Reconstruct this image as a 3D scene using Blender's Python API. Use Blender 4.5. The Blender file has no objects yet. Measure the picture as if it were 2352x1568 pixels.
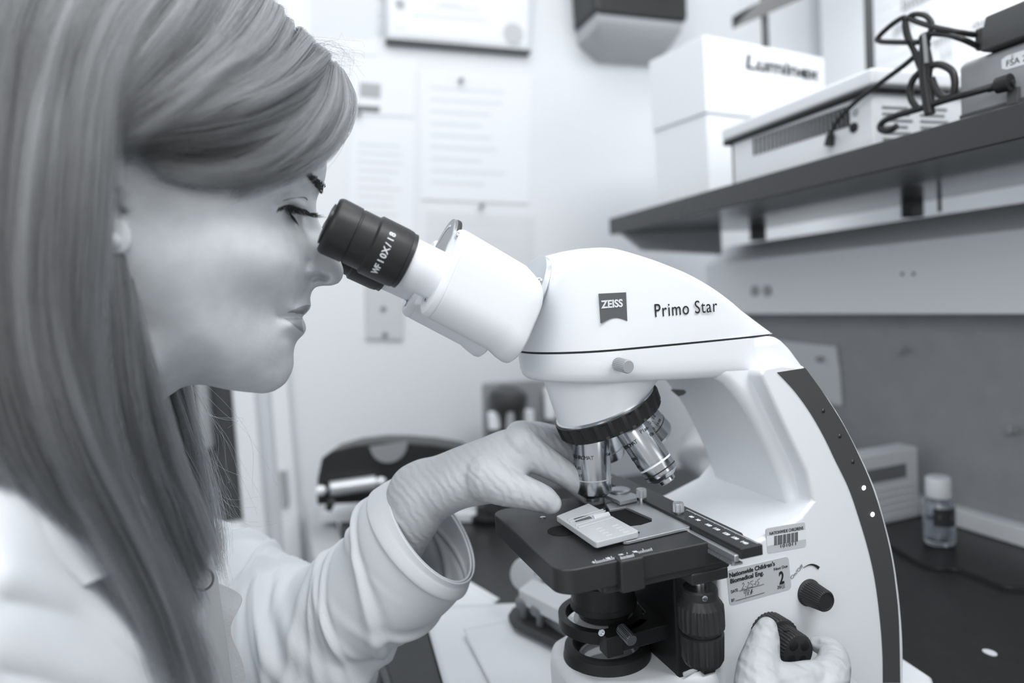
import bpy, bmesh, math, random
import numpy as np
from mathutils import Matrix, Vector, Quaternion
random.seed(7); rng = np.random.default_rng(7)
SC = bpy.context.scene; COL = SC.collection
PI = math.pi
# ------------------------------------------------------------------ camera (24 mm lens on a 36 mm sensor)
FPX, CX, CY = 1568.0, 1176.0, 784.0
_y = np.array([-546, -64, 1568.0]); _y /= np.linalg.norm(_y)
_x = np.array([4547, -380, 1568.0]); _x -= _y * (_x @ _y); _x /= np.linalg.norm(_x)
_z = -np.cross(_x, _y)
if _z[1] > 0: _z = -_z
RM = np.array([_x, _y, _z])                       # world axes in image axes
CAM = np.array([0, 0, .17]) - RM @ (np.array([(1368 - CX) / FPX, (1165 - CY) / FPX, 1]) * .47)
cam = bpy.data.cameras.new('camera'); co = bpy.data.objects.new('camera', cam); COL.objects.link(co)
m3 = np.column_stack([RM @ np.array([1, 0, 0]), RM @ np.array([0, -1, 0]), RM @ np.array([0, 0, -1])])
co.matrix_world = Matrix.Translation(Vector(CAM)) @ Matrix(m3.tolist()).to_4x4()
cam.lens = 24; cam.sensor_width = 36; cam.clip_start = .01; cam.clip_end = 50
cam.dof.use_dof = True; cam.dof.focus_distance = .425; cam.dof.aperture_fstop = 3.4
SC.camera = co
# ------------------------------------------------------------------ world, lamps, exposure
SC.view_settings.view_transform = 'Standard'; SC.view_settings.look = 'None'
SC.view_settings.exposure = 0.06; SC.view_settings.gamma = 1.0; SC.view_settings.use_curve_mapping = False
W = bpy.data.worlds.new('room_light'); SC.world = W; W.use_nodes = True
W.node_tree.nodes['Background'].inputs[0].default_value = (.985, .995, 1.01, 1)
W.node_tree.nodes['Background'].inputs[1].default_value = .64
SC.cycles.max_bounces = 8
def area(name, loc, target, size, power, sy=None):
    l = bpy.data.lights.new(name, 'AREA'); l.energy = power; l.size = size
    if sy: l.shape = 'RECTANGLE'; l.size_y = sy
    l.color = (1, 1, 1)
    o = bpy.data.objects.new(name, l); COL.objects.link(o); o.location = loc
    o.rotation_euler = (Vector(target) - Vector(loc)).to_track_quat('-Z', 'Y').to_euler()
    return o
area('ceiling_and_fill_lamp', (-.1, .10, 1.52), (-.1, .10, 0), 1.2, 6.5, .6)
area('ceiling_and_fill_lamp', (.35, -.75, 1.5), (0, -.1, .2), 1.0, 16.5, .6)
area('side_light', (1.05, -1.9, .75), (-.1, 0, .2), 1.0, 6, 1.0)
area('side_light', (-1.1, -1.3, 1.15), (.5, .15, .1), 1.0, 11, 1.0)  # added fill to brighten the service panel and bench back; no window modelled
area('ceiling_and_fill_lamp', (.86, .30, .95), (1.05, .2, .45), .5, 3.0, .9)  # added low behind the shelf to brighten the wall and board, not at the ceiling
# ------------------------------------------------------------------ helpers
def ray(u, v): return RM @ np.array([(u - CX) / FPX, (v - CY) / FPX, 1.0])
def at(u, v, X=None, Y=None, Z=None):
    r = ray(u, v)
    t = (X - CAM[0]) / r[0] if X is not None else (Y - CAM[1]) / r[1] if Y is not None else (Z - CAM[2]) / r[2]
    return CAM + r * t
def g2l(v):
    c = v / 255.0
    return c / 12.92 if c <= .04045 else ((c + .055) / 1.055) ** 2.4
def tint(v):
    l = g2l(v); return (min(1, l * .962), l * 1.0, min(1, l * 1.045), 1)
_M = {}
def mat(name, v, rough=.5, metal=0.0, bump=0.0, bscale=400.0, var=0.0, vscale=30.0, trans=0.0, ior=1.45, spec=.5, alpha=1.0, coat=0.0, emit=0.0, sss=0.0):
    if name in _M: return _M[name]
    m = bpy.data.materials.new(name); m.use_nodes = True; nt = m.node_tree; b = nt.nodes['Principled BSDF']
    b.inputs['Base Color'].default_value = tint(v); b.inputs['Roughness'].default_value = rough
    b.inputs['Metallic'].default_value = metal; b.inputs['IOR'].default_value = ior
    b.inputs['Specular IOR Level'].default_value = spec
    if trans: b.inputs['Transmission Weight'].default_value = trans
    if alpha < 1: b.inputs['Alpha'].default_value = alpha
    if coat: b.inputs['Coat Weight'].default_value = coat
    if sss:
        b.inputs['Subsurface Weight'].default_value = sss; b.inputs['Subsurface Radius'].default_value = (.006, .004, .003); b.inputs['Subsurface Scale'].default_value = 1.0
    if emit: b.inputs['Emission Color'].default_value = tint(v); b.inputs['Emission Strength'].default_value = emit
    if bump or var:
        tc = nt.nodes.new('ShaderNodeTexCoord')
    if bump:
        n = nt.nodes.new('ShaderNodeTexNoise'); n.inputs['Scale'].default_value = bscale; n.inputs['Detail'].default_value = 3
        nt.links.new(tc.outputs['Object'], n.inputs['Vector'])
        bp = nt.nodes.new('ShaderNodeBump'); bp.inputs['Strength'].default_value = bump; bp.inputs['Distance'].default_value = .001
        nt.links.new(n.outputs['Fac'], bp.inputs['Height']); nt.links.new(bp.outputs['Normal'], b.inputs['Normal'])
    if var:
        n = nt.nodes.new('ShaderNodeTexNoise'); n.inputs['Scale'].default_value = vscale; n.inputs['Detail'].default_value = 4
        nt.links.new(tc.outputs['Object'], n.inputs['Vector'])
        r = nt.nodes.new('ShaderNodeMapRange'); r.inputs[1].default_value = .3; r.inputs[2].default_value = .7
        r.inputs[3].default_value = 1 - var; r.inputs[4].default_value = 1 + var
        nt.links.new(n.outputs['Fac'], r.inputs[0])
        mx = nt.nodes.new('ShaderNodeMix'); mx.data_type = 'RGBA'; mx.blend_type = 'MULTIPLY'; mx.inputs[0].default_value = 1
        mx.inputs[6].default_value = tint(v); nt.links.new(r.outputs[0], mx.inputs[7]); nt.links.new(mx.outputs[2], b.inputs['Base Color'])
    _M[name] = m; return m
def nrm(a): a = np.asarray(a, float); return a / np.linalg.norm(a)
def frame(ax):
    ax = nrm(ax); h = np.array([0, 0, 1.0]) if abs(ax[2]) < .9 else np.array([1.0, 0, 0])
    u = nrm(np.cross(h, ax)); return u, np.cross(ax, u), ax
class G:
    def __init__(s): s.v = []; s.f = []
    def add(s, V, Fs):
        o = len(s.v); s.v += [tuple(map(float, p)) for p in V]; s.f += [tuple(i + o for i in f) for f in Fs]; return s
    def box(s, c, d, R=None):
        c = np.array(c, float); h = np.array(d, float) / 2
        V = []
        for k in range(8):
            p = np.array([(-1, 1)[k & 1], (-1, 1)[k >> 1 & 1], (-1, 1)[k >> 2]]) * h
            if R is not None: p = R @ p
            V.append(c + p)
        return s.add(V, [(0, 2, 3, 1), (4, 5, 7, 6), (0, 1, 5, 4), (2, 6, 7, 3), (0, 4, 6, 2), (1, 3, 7, 5)])
    def bb(s, lo, hi): lo = np.array(lo); hi = np.array(hi); return s.box((lo + hi) / 2, hi - lo)
    def prism(s, P0, P1):                          # two matching polygons in 3D
        n = len(P0); V = list(P0) + list(P1)
        a = [tuple(range(n))[::-1], tuple(range(n, 2 * n))] + [(i, (i + 1) % n, n + (i + 1) % n, n + i) for i in range(n)]
        return s.add(V, a)
    def xz(s, poly, y0, y1): return s.prism([(x, y0, z) for x, z in poly], [(x, y1, z) for x, z in poly])
    def xy(s, poly, z0, z1): return s.prism([(x, y, z0) for x, y in poly], [(x, y, z1) for x, y in poly])
    def loft(s, rings, cap=True, closed=True, loop=False):
        n = len(rings[0]); V = [p for r in rings for p in r]; Fs = []
        m = len(rings)
        for j in range(m if loop else m - 1):
            j2 = (j + 1) % m
            for i in range(n if closed else n - 1):
                i2 = (i + 1) % n; Fs.append((j * n + i, j * n + i2, j2 * n + i2, j2 * n + i))
        if cap and closed and not loop: Fs += [tuple(range(n))[::-1], tuple(range((m - 1) * n, m * n))]
        return s.add(V, Fs)
    def lathe(s, prof, o, ax, seg=40, ribs=0, rd=0.0, rseg=None):   # prof: (r, h[, ribbed])
        u, w, a = frame(ax); o = np.array(o, float); rings = []
        if ribs: seg = ribs * 4
        for p in prof:
            r, h = p[0], p[1]; rb = len(p) > 2 and p[2]; ring = []
            for i in range(seg):
                t = 2 * PI * i / seg; rr = r - (rd if (rb and ribs and i % 4 in (0, 1)) else 0)
                ring.append(o + a * h + (u * math.cos(t) + w * math.sin(t)) * max(rr, 1e-6))
            rings.append(ring)
        return s.loft(rings)
    def tube(s, path, r, seg=10, cap=True, loop=False):
        P = [np.array(p, float) for p in path]; n = len(P); rr = r if hasattr(r, '__len__') else [r] * n
        rings = []; pu = None
        for i in range(n):
            t = nrm(P[(i + 1) % n] - P[i - 1]) if loop else nrm(P[min(i + 1, n - 1)] - P[max(i - 1, 0)])
            if pu is None: u = frame(t)[0]
            else: u = nrm(pu - t * (pu @ t))
            w = np.cross(t, u); pu = u
            rings.append([P[i] + (u * math.cos(2 * PI * k / seg) + w * math.sin(2 * PI * k / seg)) * rr[i] for k in range(seg)])
        return s.loft(rings, cap=cap, loop=loop)
    def ball(s, c, r, nu=16, nv=10, R=None):
        r = np.array(r if hasattr(r, '__len__') else (r, r, r), float); rings = []
        for j in range(1, nv):
            a = PI * j / nv; rings.append([np.array(c) + (R if R is not None else np.eye(3)) @ (r * np.array([math.sin(a) * math.cos(2 * PI * i / nu), math.sin(a) * math.sin(2 * PI * i / nu), math.cos(a)])) for i in range(nu)])
        return s.loft(rings)
    def grid(s, P):                                # P[j][i] points
        m, n = len(P), len(P[0])
        return s.add([p for r in P for p in r], [(j * n + i, j * n + i + 1, (j + 1) * n + i + 1, (j + 1) * n + i) for j in range(m - 1) for i in range(n - 1)])
    def put(s, name, m, parent=None, smooth=True, auto=38, bevel=0, bseg=3, label=None, kind=None, fix=True, mods=None):
        me = bpy.data.meshes.new(name); me.from_pydata(s.v, [], s.f); me.validate()
        if fix:
            bm = bmesh.new(); bm.from_mesh(me); bmesh.ops.recalc_face_normals(bm, faces=bm.faces); bm.to_mesh(me); bm.free()
        if smooth:
            me.shade_smooth()
            if auto and not bevel: me.set_sharp_from_angle(angle=math.radians(auto))
        me.materials.append(m)
        o = bpy.data.objects.new(name, me); COL.objects.link(o)
        if bevel:
            b = o.modifiers.new('edge', 'BEVEL'); b.width = bevel; b.segments = bseg; b.limit_method = 'ANGLE'; b.angle_limit = math.radians(40); b.harden_normals = False
            b.use_clamp_overlap = True
            w = o.modifiers.new('wn', 'WEIGHTED_NORMAL'); w.keep_sharp = False
        if parent is not None: attach(o, parent)
        if label: o['label'] = label
        if kind: o['kind'] = kind
        return o
def attach(o, parent):
    o.parent = parent
    bpy.context.view_layer.update()
    o.matrix_parent_inverse = parent.matrix_world.inverted()
def thing(name, loc, label, cat, group=None):
    o = bpy.data.objects.new(name, None); COL.objects.link(o); o.location = loc; o.empty_display_size = .02
    return tag(o, label, cat, group)
def tag(o, label, cat, group=None):
    o['label'] = label; o['category'] = cat
    if group: o['group'] = group
    return o
def struct(o): o['kind'] = 'structure'; return o
def catmull(P, n):
    P = np.array(P, float); m = len(P); out = []
    for k in range(n):
        t = k / (n - 1) * (m - 1); i = min(int(t), m - 2); f = t - i
        p0 = P[max(i - 1, 0)]; p1 = P[i]; p2 = P[i + 1]; p3 = P[min(i + 2, m - 1)]
        out.append(.5 * ((2 * p1) + (-p0 + p2) * f + (2 * p0 - 5 * p1 + 4 * p2 - p3) * f * f + (-p0 + 3 * p1 - 3 * p2 + p3) * f ** 3))
    return np.array(out)
def text(name, s, o, xdir, ydir, size, m, parent=None, sx=1.0, shear=0.0, thick=.00008, bold=0.0, align='LEFT', width=None, kind=None, spacing=1.0):
    """flat printed lettering as a thin mesh lying on its surface"""
    c = bpy.data.curves.new('letters', 'FONT'); c.body = s; c.size = size; c.align_x = align; c.shear = shear; c.offset = bold; c.space_character = spacing
    c.extrude = thick; c.resolution_u = 4
    t = bpy.data.objects.new('letters', c); COL.objects.link(t)
    dg = bpy.context.evaluated_depsgraph_get(); me = bpy.data.meshes.new_from_object(t.evaluated_get(dg))
    bpy.data.objects.remove(t); bpy.data.curves.remove(c)
    xd = nrm(xdir); yd = nrm(ydir); zd = nrm(np.cross(xd, yd)); yd = np.cross(zd, xd)
    if width:
        xs = [v.co.x for v in me.vertices]; w0 = max(xs) - min(xs); sx = width / w0
    for v in me.vertices: v.co = Vector(np.array(o) + xd * v.co.x * sx + yd * v.co.y + zd * v.co.z)
    me.materials.clear(); me.materials.append(m)
    ob = bpy.data.objects.new(name, me); COL.objects.link(ob)
    if parent is not None: attach(ob, parent)
    if kind: ob['kind'] = kind
    return ob
# materials shared
WHITE = mat('white_enamel', 239, .38, bump=.05, bscale=900)
BLACK = mat('black_satin', 38, .42, bump=.06, bscale=900)
RUBBER = mat('black_rubber', 34, .62, bump=.1, bscale=700)
STEEL = mat('polished_steel', 205, .16, 1.0)
SATIN = mat('satin_aluminium', 208, .38, .85, bump=.04, bscale=1200)
INK = mat('black_ink', 36, .6)
WINK = mat('white_print', 228, .6)
GLASS = mat('clear_glass', 250, .02, 0, trans=1.0)
# ================================================================== ROOM
wallm = mat('white_wall_paint', 222, .6, bump=.05, bscale=120)
YB = .85
struct(G().bb((-1.6, YB, -.9), (2.2, YB + .1, 1.6)).put('wall_back', wallm, smooth=False))
struct(G().bb((1.25, -2.6, -.9), (1.35, YB, 1.6)).put('wall_right', wallm, smooth=False))
struct(G().bb((-1.6, -2.6, -.95), (2.2, YB + .1, -.9)).put('floor', mat('grey_vinyl_floor', 150, .5, var=.05), smooth=False))
struct(G().bb((-1.6, -2.6, 1.6), (2.2, YB + .1, 1.66)).put('ceiling', mat('white_ceiling', 235, .8), smooth=False))
# door in the back wall, dark pane in a white frame
dt = thing('door_1', (-.32, YB - .02, -.9), 'white door with a tall dark glass pane in the back wall', 'door'); struct(dt)
dfr = mat('white_door_paint', 226, .5)
g = G()
for lo, hi in (((-.86, YB - .03, -.88), (-.80, YB, .32)), ((-.276, YB - .03, -.88), (-.240, YB, .32)), ((-.80, YB - .03, .26), (-.276, YB, .32)), ((-.80, YB - .03, -.88), (-.276, YB, -.035))): g.bb(lo, hi)
g.put('door_leaf', dfr, dt, smooth=False, bevel=.004)
G().bb((-.80, YB - .016, -.035), (-.276, YB - .008, .26)).put('glass_pane', mat('dark_door_glass', 70, .25), dt, smooth=False)
G().bb((-.215, YB - .022, -.88), (-.185, YB, .36)).put('door_jamb', dfr, dt, smooth=False, bevel=.004)
G().bb((-.212, YB - .03, -.02), (-.200, YB - .02, .045)).put('hinge', mat('hinge_metal', 190, .4, .6), dt, smooth=False, bevel=.002)
g = G().bb((-.33, YB - .05, .10), (-.31, YB - .016, .22)); g.put('push_handle', mat('handle_grey', 165, .35, .4), dt, smooth=False, bevel=.006)
# bench with raised white back trim, pinboard, service panel
benchm = mat('black_bench_resin', 42, .33, bump=.05, bscale=300, var=.12, vscale=60)
bt = thing('laboratory_bench', (.2, 0, 0), 'long black resin laboratory bench under the microscope', 'bench')
G().bb((-.13, -1.0, -.03), (.60, .62, 0)).put('bench_top', benchm, bt, smooth=False, bevel=.003)
G().bb((-.09, -1.0, -.9), (.58, .60, -.03)).put('cabinet', mat('grey_bench_cabinet', 120, .5), bt, smooth=False)
struct(G().bb((.58, -1.0, 0.0002), (.5995, .62, .0225)).put('trim_1', mat('white_bench_trim', 226, .45), smooth=False, bevel=.002))
bsd = thing('dark_pinboard', (.61, 0, 0), 'dark grey pinboard standing behind the bench below the service panel', 'board')
G().bb((.60, -1.0, .0), (.62, .62, .265)).put('board', mat('dark_grey_felt', 152, .9, bump=.3, bscale=900, var=.05), bsd, smooth=False)
G().bb((.598, .62, .0), (.622, .64, .265)).put('edge_strip', mat('edge_grey', 170, .5), bsd, smooth=False)
spn = thing('service_panel', (.59, 0, .266), 'pale grey metal service panel running below the shelf', 'panel')
pm = mat('pale_grey_panel', 240, .45)
G().xz([(.56, .266), (.64, .266), (.64, .392), (.60, .388), (.56, .357)], -1.0, .66).put('trough', pm, spn, smooth=False, bevel=.002)
g = G()
for dx in (0, .026):
    c = at(1735 + dx * 1100, 668, X=.56)
    g.lathe([(.009, 0), (.009, .003), (.007, .004)], c, (-1, 0, 0), 20)
g.put('power_socket', mat('socket_grey', 172, .5), spn)
for u in (2073, 2099):
    G().lathe([(.0022, 0), (.0022, .001)], at(u, 629, X=.56), (-1, 0, 0), 12).put('screw_hole', mat('hole_dark', 110, .6), spn)
# shelf
sh = thing('black_shelf', (.5, 0, .415), 'long glossy black laboratory shelf above the bench', 'shelf')
SHT = .4425
G().bb((.352, -1.0, .4145), (.66, .632, SHT)).put('shelf_board', mat('black_shelf_laminate', 50, .25, bump=.03, bscale=200, coat=.3), sh, smooth=False, bevel=.002)
for y in (.60, .285, -.30):
    G().bb((.62, y - .008, .3932), (.645, y + .008, .415)).put('bracket', mat('bracket_dark', 62, .5), sh, smooth=False, bevel=.002)
gm = mat('bracket_light', 176, .5)
G().xz([(.36, .4145), (.40, .385), (.555, .372), (.555, .4145)], .600, .612).put('end_bracket', gm, sh, smooth=False, bevel=.001)
tx = at(2158, 470, X=.62)
G().tube([np.array([tx[0], tx[1], .4145]), np.array([tx[0], tx[1], .394])], .0022, 8).put('hanging_clip', mat('clip_black', 40, .5), sh)
for (u, v, X) in ((1757, 60, .66), (1996, 60, .66)):
    p = at(u, v, X=X)
    o = G().bb((X - .005, p[1] - .005, SHT), (X + .005, p[1] + .005, 1.0)).put('shelf_post', mat('post_black', 58, .45), smooth=False, bevel=.002); tag(o, 'black square post on the shelf behind the lettered carton' if u < 1900 else 'black square post on the shelf behind the tied cables', 'post', 'posts standing on the shelf')
a = at(1690, 62, X=.66); b = at(1860, -12, X=.62)
g = G(); dd = nrm(b - a); g.prism([a + np.array([0, q, w]) for q, w in ((-.01, 0), (.01, 0), (.01, .022), (-.01, .022))], [b + np.array([0, q, w]) for q, w in ((-.01, 0), (.01, 0), (.01, .03), (-.01, .03))])
tag(g.put('post_brace', mat('brace_grey', 72, .5), smooth=False), 'slanting grey brace at the head of the shelf post behind the carton', 'brace')
# ================================================================== MICROSCOPE
MS = thing('microscope', (.08, 0, 0), 'white compound microscope with black stage and four silver objectives on the bench', 'microscope')
YS = -.045
def pz(u, v, Y): p = at(u, v, Y=Y); return (p[0], p[2])
# --- stand: arm head (stadium plan) + column + base
def stadium(x1, hw, n=28):
    P = [(hw * math.cos(PI / 2 + PI * k / n), hw * math.sin(PI / 2 + PI * k / n)) for k in range(n + 1)]
    return [(x1, hw)] + P + [(x1, -hw)]
g = G()
pl = stadium(.10, .0465)
rings = []
for k, (s, z0) in enumerate(((.90, -.0005), (.955, .0015), (.99, .006), (1.0, .012))):
    rings.append([(x if x > .09 else x * s, y * s, .2635 - .0058 * (x + .045) / .11 + z0) for x, y in pl])
rings.append([(x * 1.0, y, .2806) for x, y in pl])
g.loft(rings)
col = [pz(*p, YS) for p in ((1640, 865), (1668, 880), (1690, 902), (1716, 936), (1740, 975), (1768, 1030), (1790, 1080), (1806, 1120), (1818, 1165))]
out = [pz(*p, YS) for p in ((1796, 770), (1822, 800), (1850, 838), (1900, 905), (1945, 980), (1985, 1060))]
poly = [(.06, .2806), (.122, .2812)] + out[1:] + [(.19, .14), (.13, .12)] + col[::-1] + [(.055, .262)]
G.put(g, 'stand', WHITE, MS, auto=50)
G().xz(poly, -.0452, .0452).put('column', WHITE, MS, bevel=.007, bseg=4)
# lower housing with the rear bulge carrying the light strip
YB2 = -.0585
so = [(1850, 841), (1905, 912), (1950, 985), (2008, 1105), (2035, 1190), (2056, 1275), (2070, 1370), (2078, 1470), (2079, 1568)]
so = [pz(u - 2, v, YB2) for u, v, _ in catmull([(a, b, 0) for a, b in so], 40)]
body = [(.0555, .0), (.0555, .1455), (.090, .1505), (.122, .160), (.133, .169), (.128, .190), (.113, .220), (.100, .247), (.0945, .258), (.097, .2625), (.112, .2635)] + so + [(so[-1][0] - .002, .0)]
G().xz(body, YB2, .0585).put('lower_housing', WHITE, MS, bevel=.006, bseg=4)
G().xy([(.02, -.064), (.235, -.064), (.252, -.045), (.258, 0), (.252, .045), (.235, .064), (.02, .064)], 0, .011).put('base_plate', WHITE, MS, bevel=.004)
# front foot with ribbed vent
G().xy([(-.045 + .03 * (1 - math.cos(t)), s * .0) for t, s in ()] or [(-.034, -.016), (-.026, -.034), (.0, -.046), (.06, -.056), (.06, .056), (0, .046), (-.026, .034), (-.034, .016)], .002, .0665).put('foot', WHITE, MS, bevel=.008, bseg=4)
rm = mat('vent_rib_grey', 214, .45)
a = at(1497, 1437, Z=.0675); b = at(1640, 1530, Z=.0675)
for k in range(10):
    t = k / 9; c0 = at(1478 + 92 * t, 1452 + 98 * t, Z=.0675); c1 = at(1508 + 120 * t, 1437 + 84 * t, Z=.0675)
    G().tube([c0 * (1 - s) + c1 * s for s in (0, .03, .97, 1)], [.0006, .0016, .0016, .0006], 8).put('vent_rib', rm, MS)
# --- head housing: lofted along x
tz = {}
tp = [(-.0462, .290), (-.043, .304), (-.038, .319), (-.0325, .3305), (-.027, .338), (-.021, .3425), (-.014, .3445), (-.005, .3448), (.006, .3436), (.0274, .3372), (.0430, .3315), (.0586, .3250), (.0740, .3168), (.0878, .3078), (.1000, .2985), (.1079, .2922), (.1150, .2866), (.1195, .2832)]
def top_z(x): return np.interp(x, [p[0] for p in tp], [p[1] for p in tp])
tz_s = catmull([(p[0], 0, p[1]) for p in tp], 60)
rings = []
for q in tz_s:
    x, zt = q[0], q[2]
    hw = math.sqrt(max(1e-8, .0466 ** 2 - x * x)) if x < 0 else .0466 - .006 * max(0, (x - .03) / .09) ** 2
    hw = max(hw, .004); zb = .2820 + .0002 * 0
    r = min(.008, (zt - zb) * .45, hw * .45); dr = r * 1.9
    hs = hw * .955                        # slightly narrower at the top
    sec = [(-hw, zb), (-hw, zb + (zt - zb) * .3)]
    for k in range(7):
        t = PI / 2 * k / 6; sec.append((-hs + r - r * math.cos(t) * 1.0, zt - r + r * math.sin(t)))
    sec += [(-hs * .5, zt + .0008), (0, zt + .0012), (hs * .5, zt + .0008)]
    for k in range(7):
        t = PI / 2 * (6 - k) / 6; sec.append((hs - r + r * math.cos(t), zt - r + r * math.sin(t)))
    sec += [(hw, zb + (zt - zb) * .3), (hw, zb)]
    rings.append([(x, y, z) for y, z in sec])
G().loft(rings).put('head_housing', WHITE, MS, auto=60)
# dark seam between head and arm
sl = [(.1185, .0385), (.09, .0425), (.03, .0452)] + stadium(.03, .0455)[1:-1] + [(.03, -.0452), (.09, -.0425), (.1185, -.0385)]
G().xy(sl, .2803, .2823).put('seam_gasket', mat('gasket_dark', 52, .7), MS, smooth=False)
# --- logo plate + lettering on the near side of the head
yp = -.0470
def quad(px, Y): return [at(u, v, Y=Y) for u, v in px]
lp = quad([(1379, 674), (1438, 671), (1441, 737)], yp)
arc = [at(1441 - 59 * k / 10, 737 + 5 * k / 10 - 9.5 * math.sin(PI * k / 10), Y=yp) for k in range(11)]
P = lp[:2] + arc
G().prism([p + np.array([0, 0, 0]) for p in P], [p + np.array([0, .004, 0]) for p in P]).put('badge', mat('badge_grey', 94, .4), MS, smooth=False, label='dark grey square maker badge with white lettering')
xa = at(1480, 675, Y=yp) - at(1420, 680, Y=yp); za = at(1380, 674, Y=yp) - at(1382, 740, Y=yp)
p0 = at(1382, 707.5, Y=yp - .0003)
text('badge_lettering', 'ZEISS', p0, at(1438, 703, Y=yp - .0003) - p0, za, .0064, WINK, MS, width=.0148, bold=.00022)
p0 = at(1503, 728, Y=-.0469); p1 = at(1646, 715.5, Y=-.0463)
text('model_lettering', 'Primo Star', p0, p1 - p0, nrm(za) + np.array([0, .02, 0]), .0118, INK, MS, width=float(np.linalg.norm(p1 - p0)), spacing=1.12)
# --- clamp screw on the arm
c = at(1412, 834, Y=YS)
KN = mat('matt_aluminium', 178, .45, .35)
G().lathe([(.0022, 0), (.0022, .004)], c, (0, -1, 0), 16).lathe([(.0030, .003), (.0042, .0038, 1), (.0042, .0158, 1), (.0036, .0166)], c, (.02, -1, -.06), ribs=24, rd=.0004).put('clamp_screw', KN, MS, auto=30)
# --- binocular head
tx = nrm((-math.cos(math.radians(28)), 0, math.sin(math.radians(28)))); sx_ = np.array([math.sin(math.radians(28)), 0, math.cos(math.radians(28))]); yy = np.array([0, 1.0, 0])
E0 = np.array([-.1658, 0, .3634])                       # outer end centre of the eyepieces (at their own y)
def ax(h, y): return E0 - tx * h + yy * y
def stad_ring(c, hl, r, n=14, sc=1.0):
    R = []
    for k in range(n + 1): t = PI * k / n; R.append(c + sx_ * ((hl - r) + r * math.sin(t) * sc) * 1 + yy * r * math.cos(t))
    for k in range(n + 1): t = PI * k / n; R.append(c - sx_ * ((hl - r) + r * math.sin(t) * sc) - yy * r * math.cos(t))
    return R
for side, yc in ((-1, -.031), (1, .031)):
    hl, r = .0278, .0185
    off = sx_ * .0035
    rings = []
    for h, k in ((.066, .90), (.0672, .965), (.0695, 1.0), (.0705, 1.0), (.0706, .985), (.0713, .985), (.0714, 1.0), (.112, 1.0), (.119, .995), (.1235, .97), (.1262, .92), (.1275, .84)):
        rings.append(stad_ring(ax(h, yc) + off - sx_ * max(0, h - .105) * .35, hl * k, r * k))
    wm = WHITE if side < 0 else WHITE
    ph = G().loft(rings).put('prism_housing', wm, MS, auto=28)
    G().lathe([(.0146, .0455), (.0146, .0705)], E0 + yy * yc, -tx, 40).put('eyepiece_tube', WHITE, MS)
    ep = G().lathe([(.0118, .0), (.0150, -.0004), (.0160, .0006), (.0165, .0022), (.0163, .0132), (.0157, .0136), (.0157, .0143), (.0160, .0147), (.0160, .0225), (.0160, .0235), (.0174, .0248), (.0174, .0405), (.0170, .0438), (.0165, .0442), (.0166, .0465), (.0150, .0472)], E0 + yy * yc, -tx, 56)
    epo = ep.put('eyepiece', BLACK, MS, auto=30, label='black rubber rimmed eyepiece')
    G().lathe([(.0085, -.0062 + .004), (.0118, -.0016), (.0118, .002)], E0 + yy * yc, -tx, 40).lathe([(.0001, .0005), (.0100, .0)], E0 + yy * yc, -tx, 40).put('eye_lens', mat('dark_lens', 30, .3), epo)
    for q in (-.018, .021) if side < 0 else (-.02,):
        c = ax(.0662, yc - .009 * (1 if q > 0 else .2)) + off + sx_ * q
        G().lathe([(.0023, 0), (.0023, .0012), (.0012, .0014)], c, tx, 14).put('screw', STEEL, MS)
# interpupillary dial between the housings
dc = ax(.0655, -.006) + sx_ * .0215
dl = G().lathe([(.0185, 0), (.0188, .0005), (.0188, .0028)], dc, -tx, 48).put('scale_dial', mat('dial_face_grey', 150, .35, .6), MS, auto=30)
G().lathe([(.0189, .0022), (.0192, .0026), (.0192, .0045), (.0188, .005)], dc, -tx, 48).put('dial_rim', BLACK, dl)
for k in range(9):
    t = math.radians(200 + 11 * k); d = yy * math.cos(t) * -1 + sx_ * -math.sin(t); e = nrm(np.cross(d, tx))
    s0 = dc + tx * .0003 + d * .0125
    text('dial_figure', str(50 + 3 * k), s0, e, d, .0026, WINK, dl, align='CENTER')
# bridge under the tubes
G().prism([ax(h, 0) + sx_ * s + yy * y for h, s, y in ((.068, -.018, -.016), (.068, .018, -.016), (.068, .018, .016), (.068, -.018, .016))], [ax(h, 0) + sx_ * s + yy * y for h, s, y in ((.115, -.018, -.016), (.115, .018, -.016), (.115, .018, .016), (.115, -.018, .016))]).put('bridge', WHITE, MS, bevel=.003)
# print on the near eyepiece
el = np.array([CAM[0] - ax(.033, -.031)[0], CAM[1] + .031, CAM[2] - ax(.033, -.031)[2]]); el = nrm(el - tx * (el @ tx))
cross = nrm(np.cross(el, -tx))
me_t = []
def around(name, s, h, R, yc, start, step, size, m, parent, up=None, O=None, A=None, e0=None, flip=1, sx=1.0, bold=0.0):
    """letters set one by one around a cylinder, reading along the circumference"""
    A = -tx if A is None else A; O = (E0 + yy * yc) if O is None else O; e0 = el if e0 is None else e0
    f0 = nrm(np.cross(A, e0)) * flip; objs = []
    for k, chh in enumerate(s):
        if chh == ' ': continue
        t = start + step * k; nd = e0 * math.cos(t) + f0 * math.sin(t); td = -e0 * math.sin(t) + f0 * math.cos(t)
        yd = nrm(np.cross(nd, td)); pos = O + A * h + nd * (R + .0001)
        objs.append(text(name, chh, pos, td, yd, size, m, None, sx=sx, align='CENTER', bold=bold))
    V = G()
    for ob in objs:
        V.add([v.co[:] for v in ob.data.vertices], [tuple(p.vertices) for p in ob.data.polygons])
        d = ob.data; bpy.data.objects.remove(ob); bpy.data.meshes.remove(d)
    return V.put(name, m, parent, smooth=False, fix=False)
WARM = mat('white_print', 228, .6)
# letters run up the near side of the eyepiece
ep_near = [o for o in MS.children if o.name.startswith('eyepiece') and 'tube' not in o.name][0]
around('magnification_print', 'WF10X/18', .0335, .0174, -.031, -.72, .19, .0050, WARM, ep_near, flip=-1 if np.cross(-tx, el)[2] < 0 else 1, bold=.00012)
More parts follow.
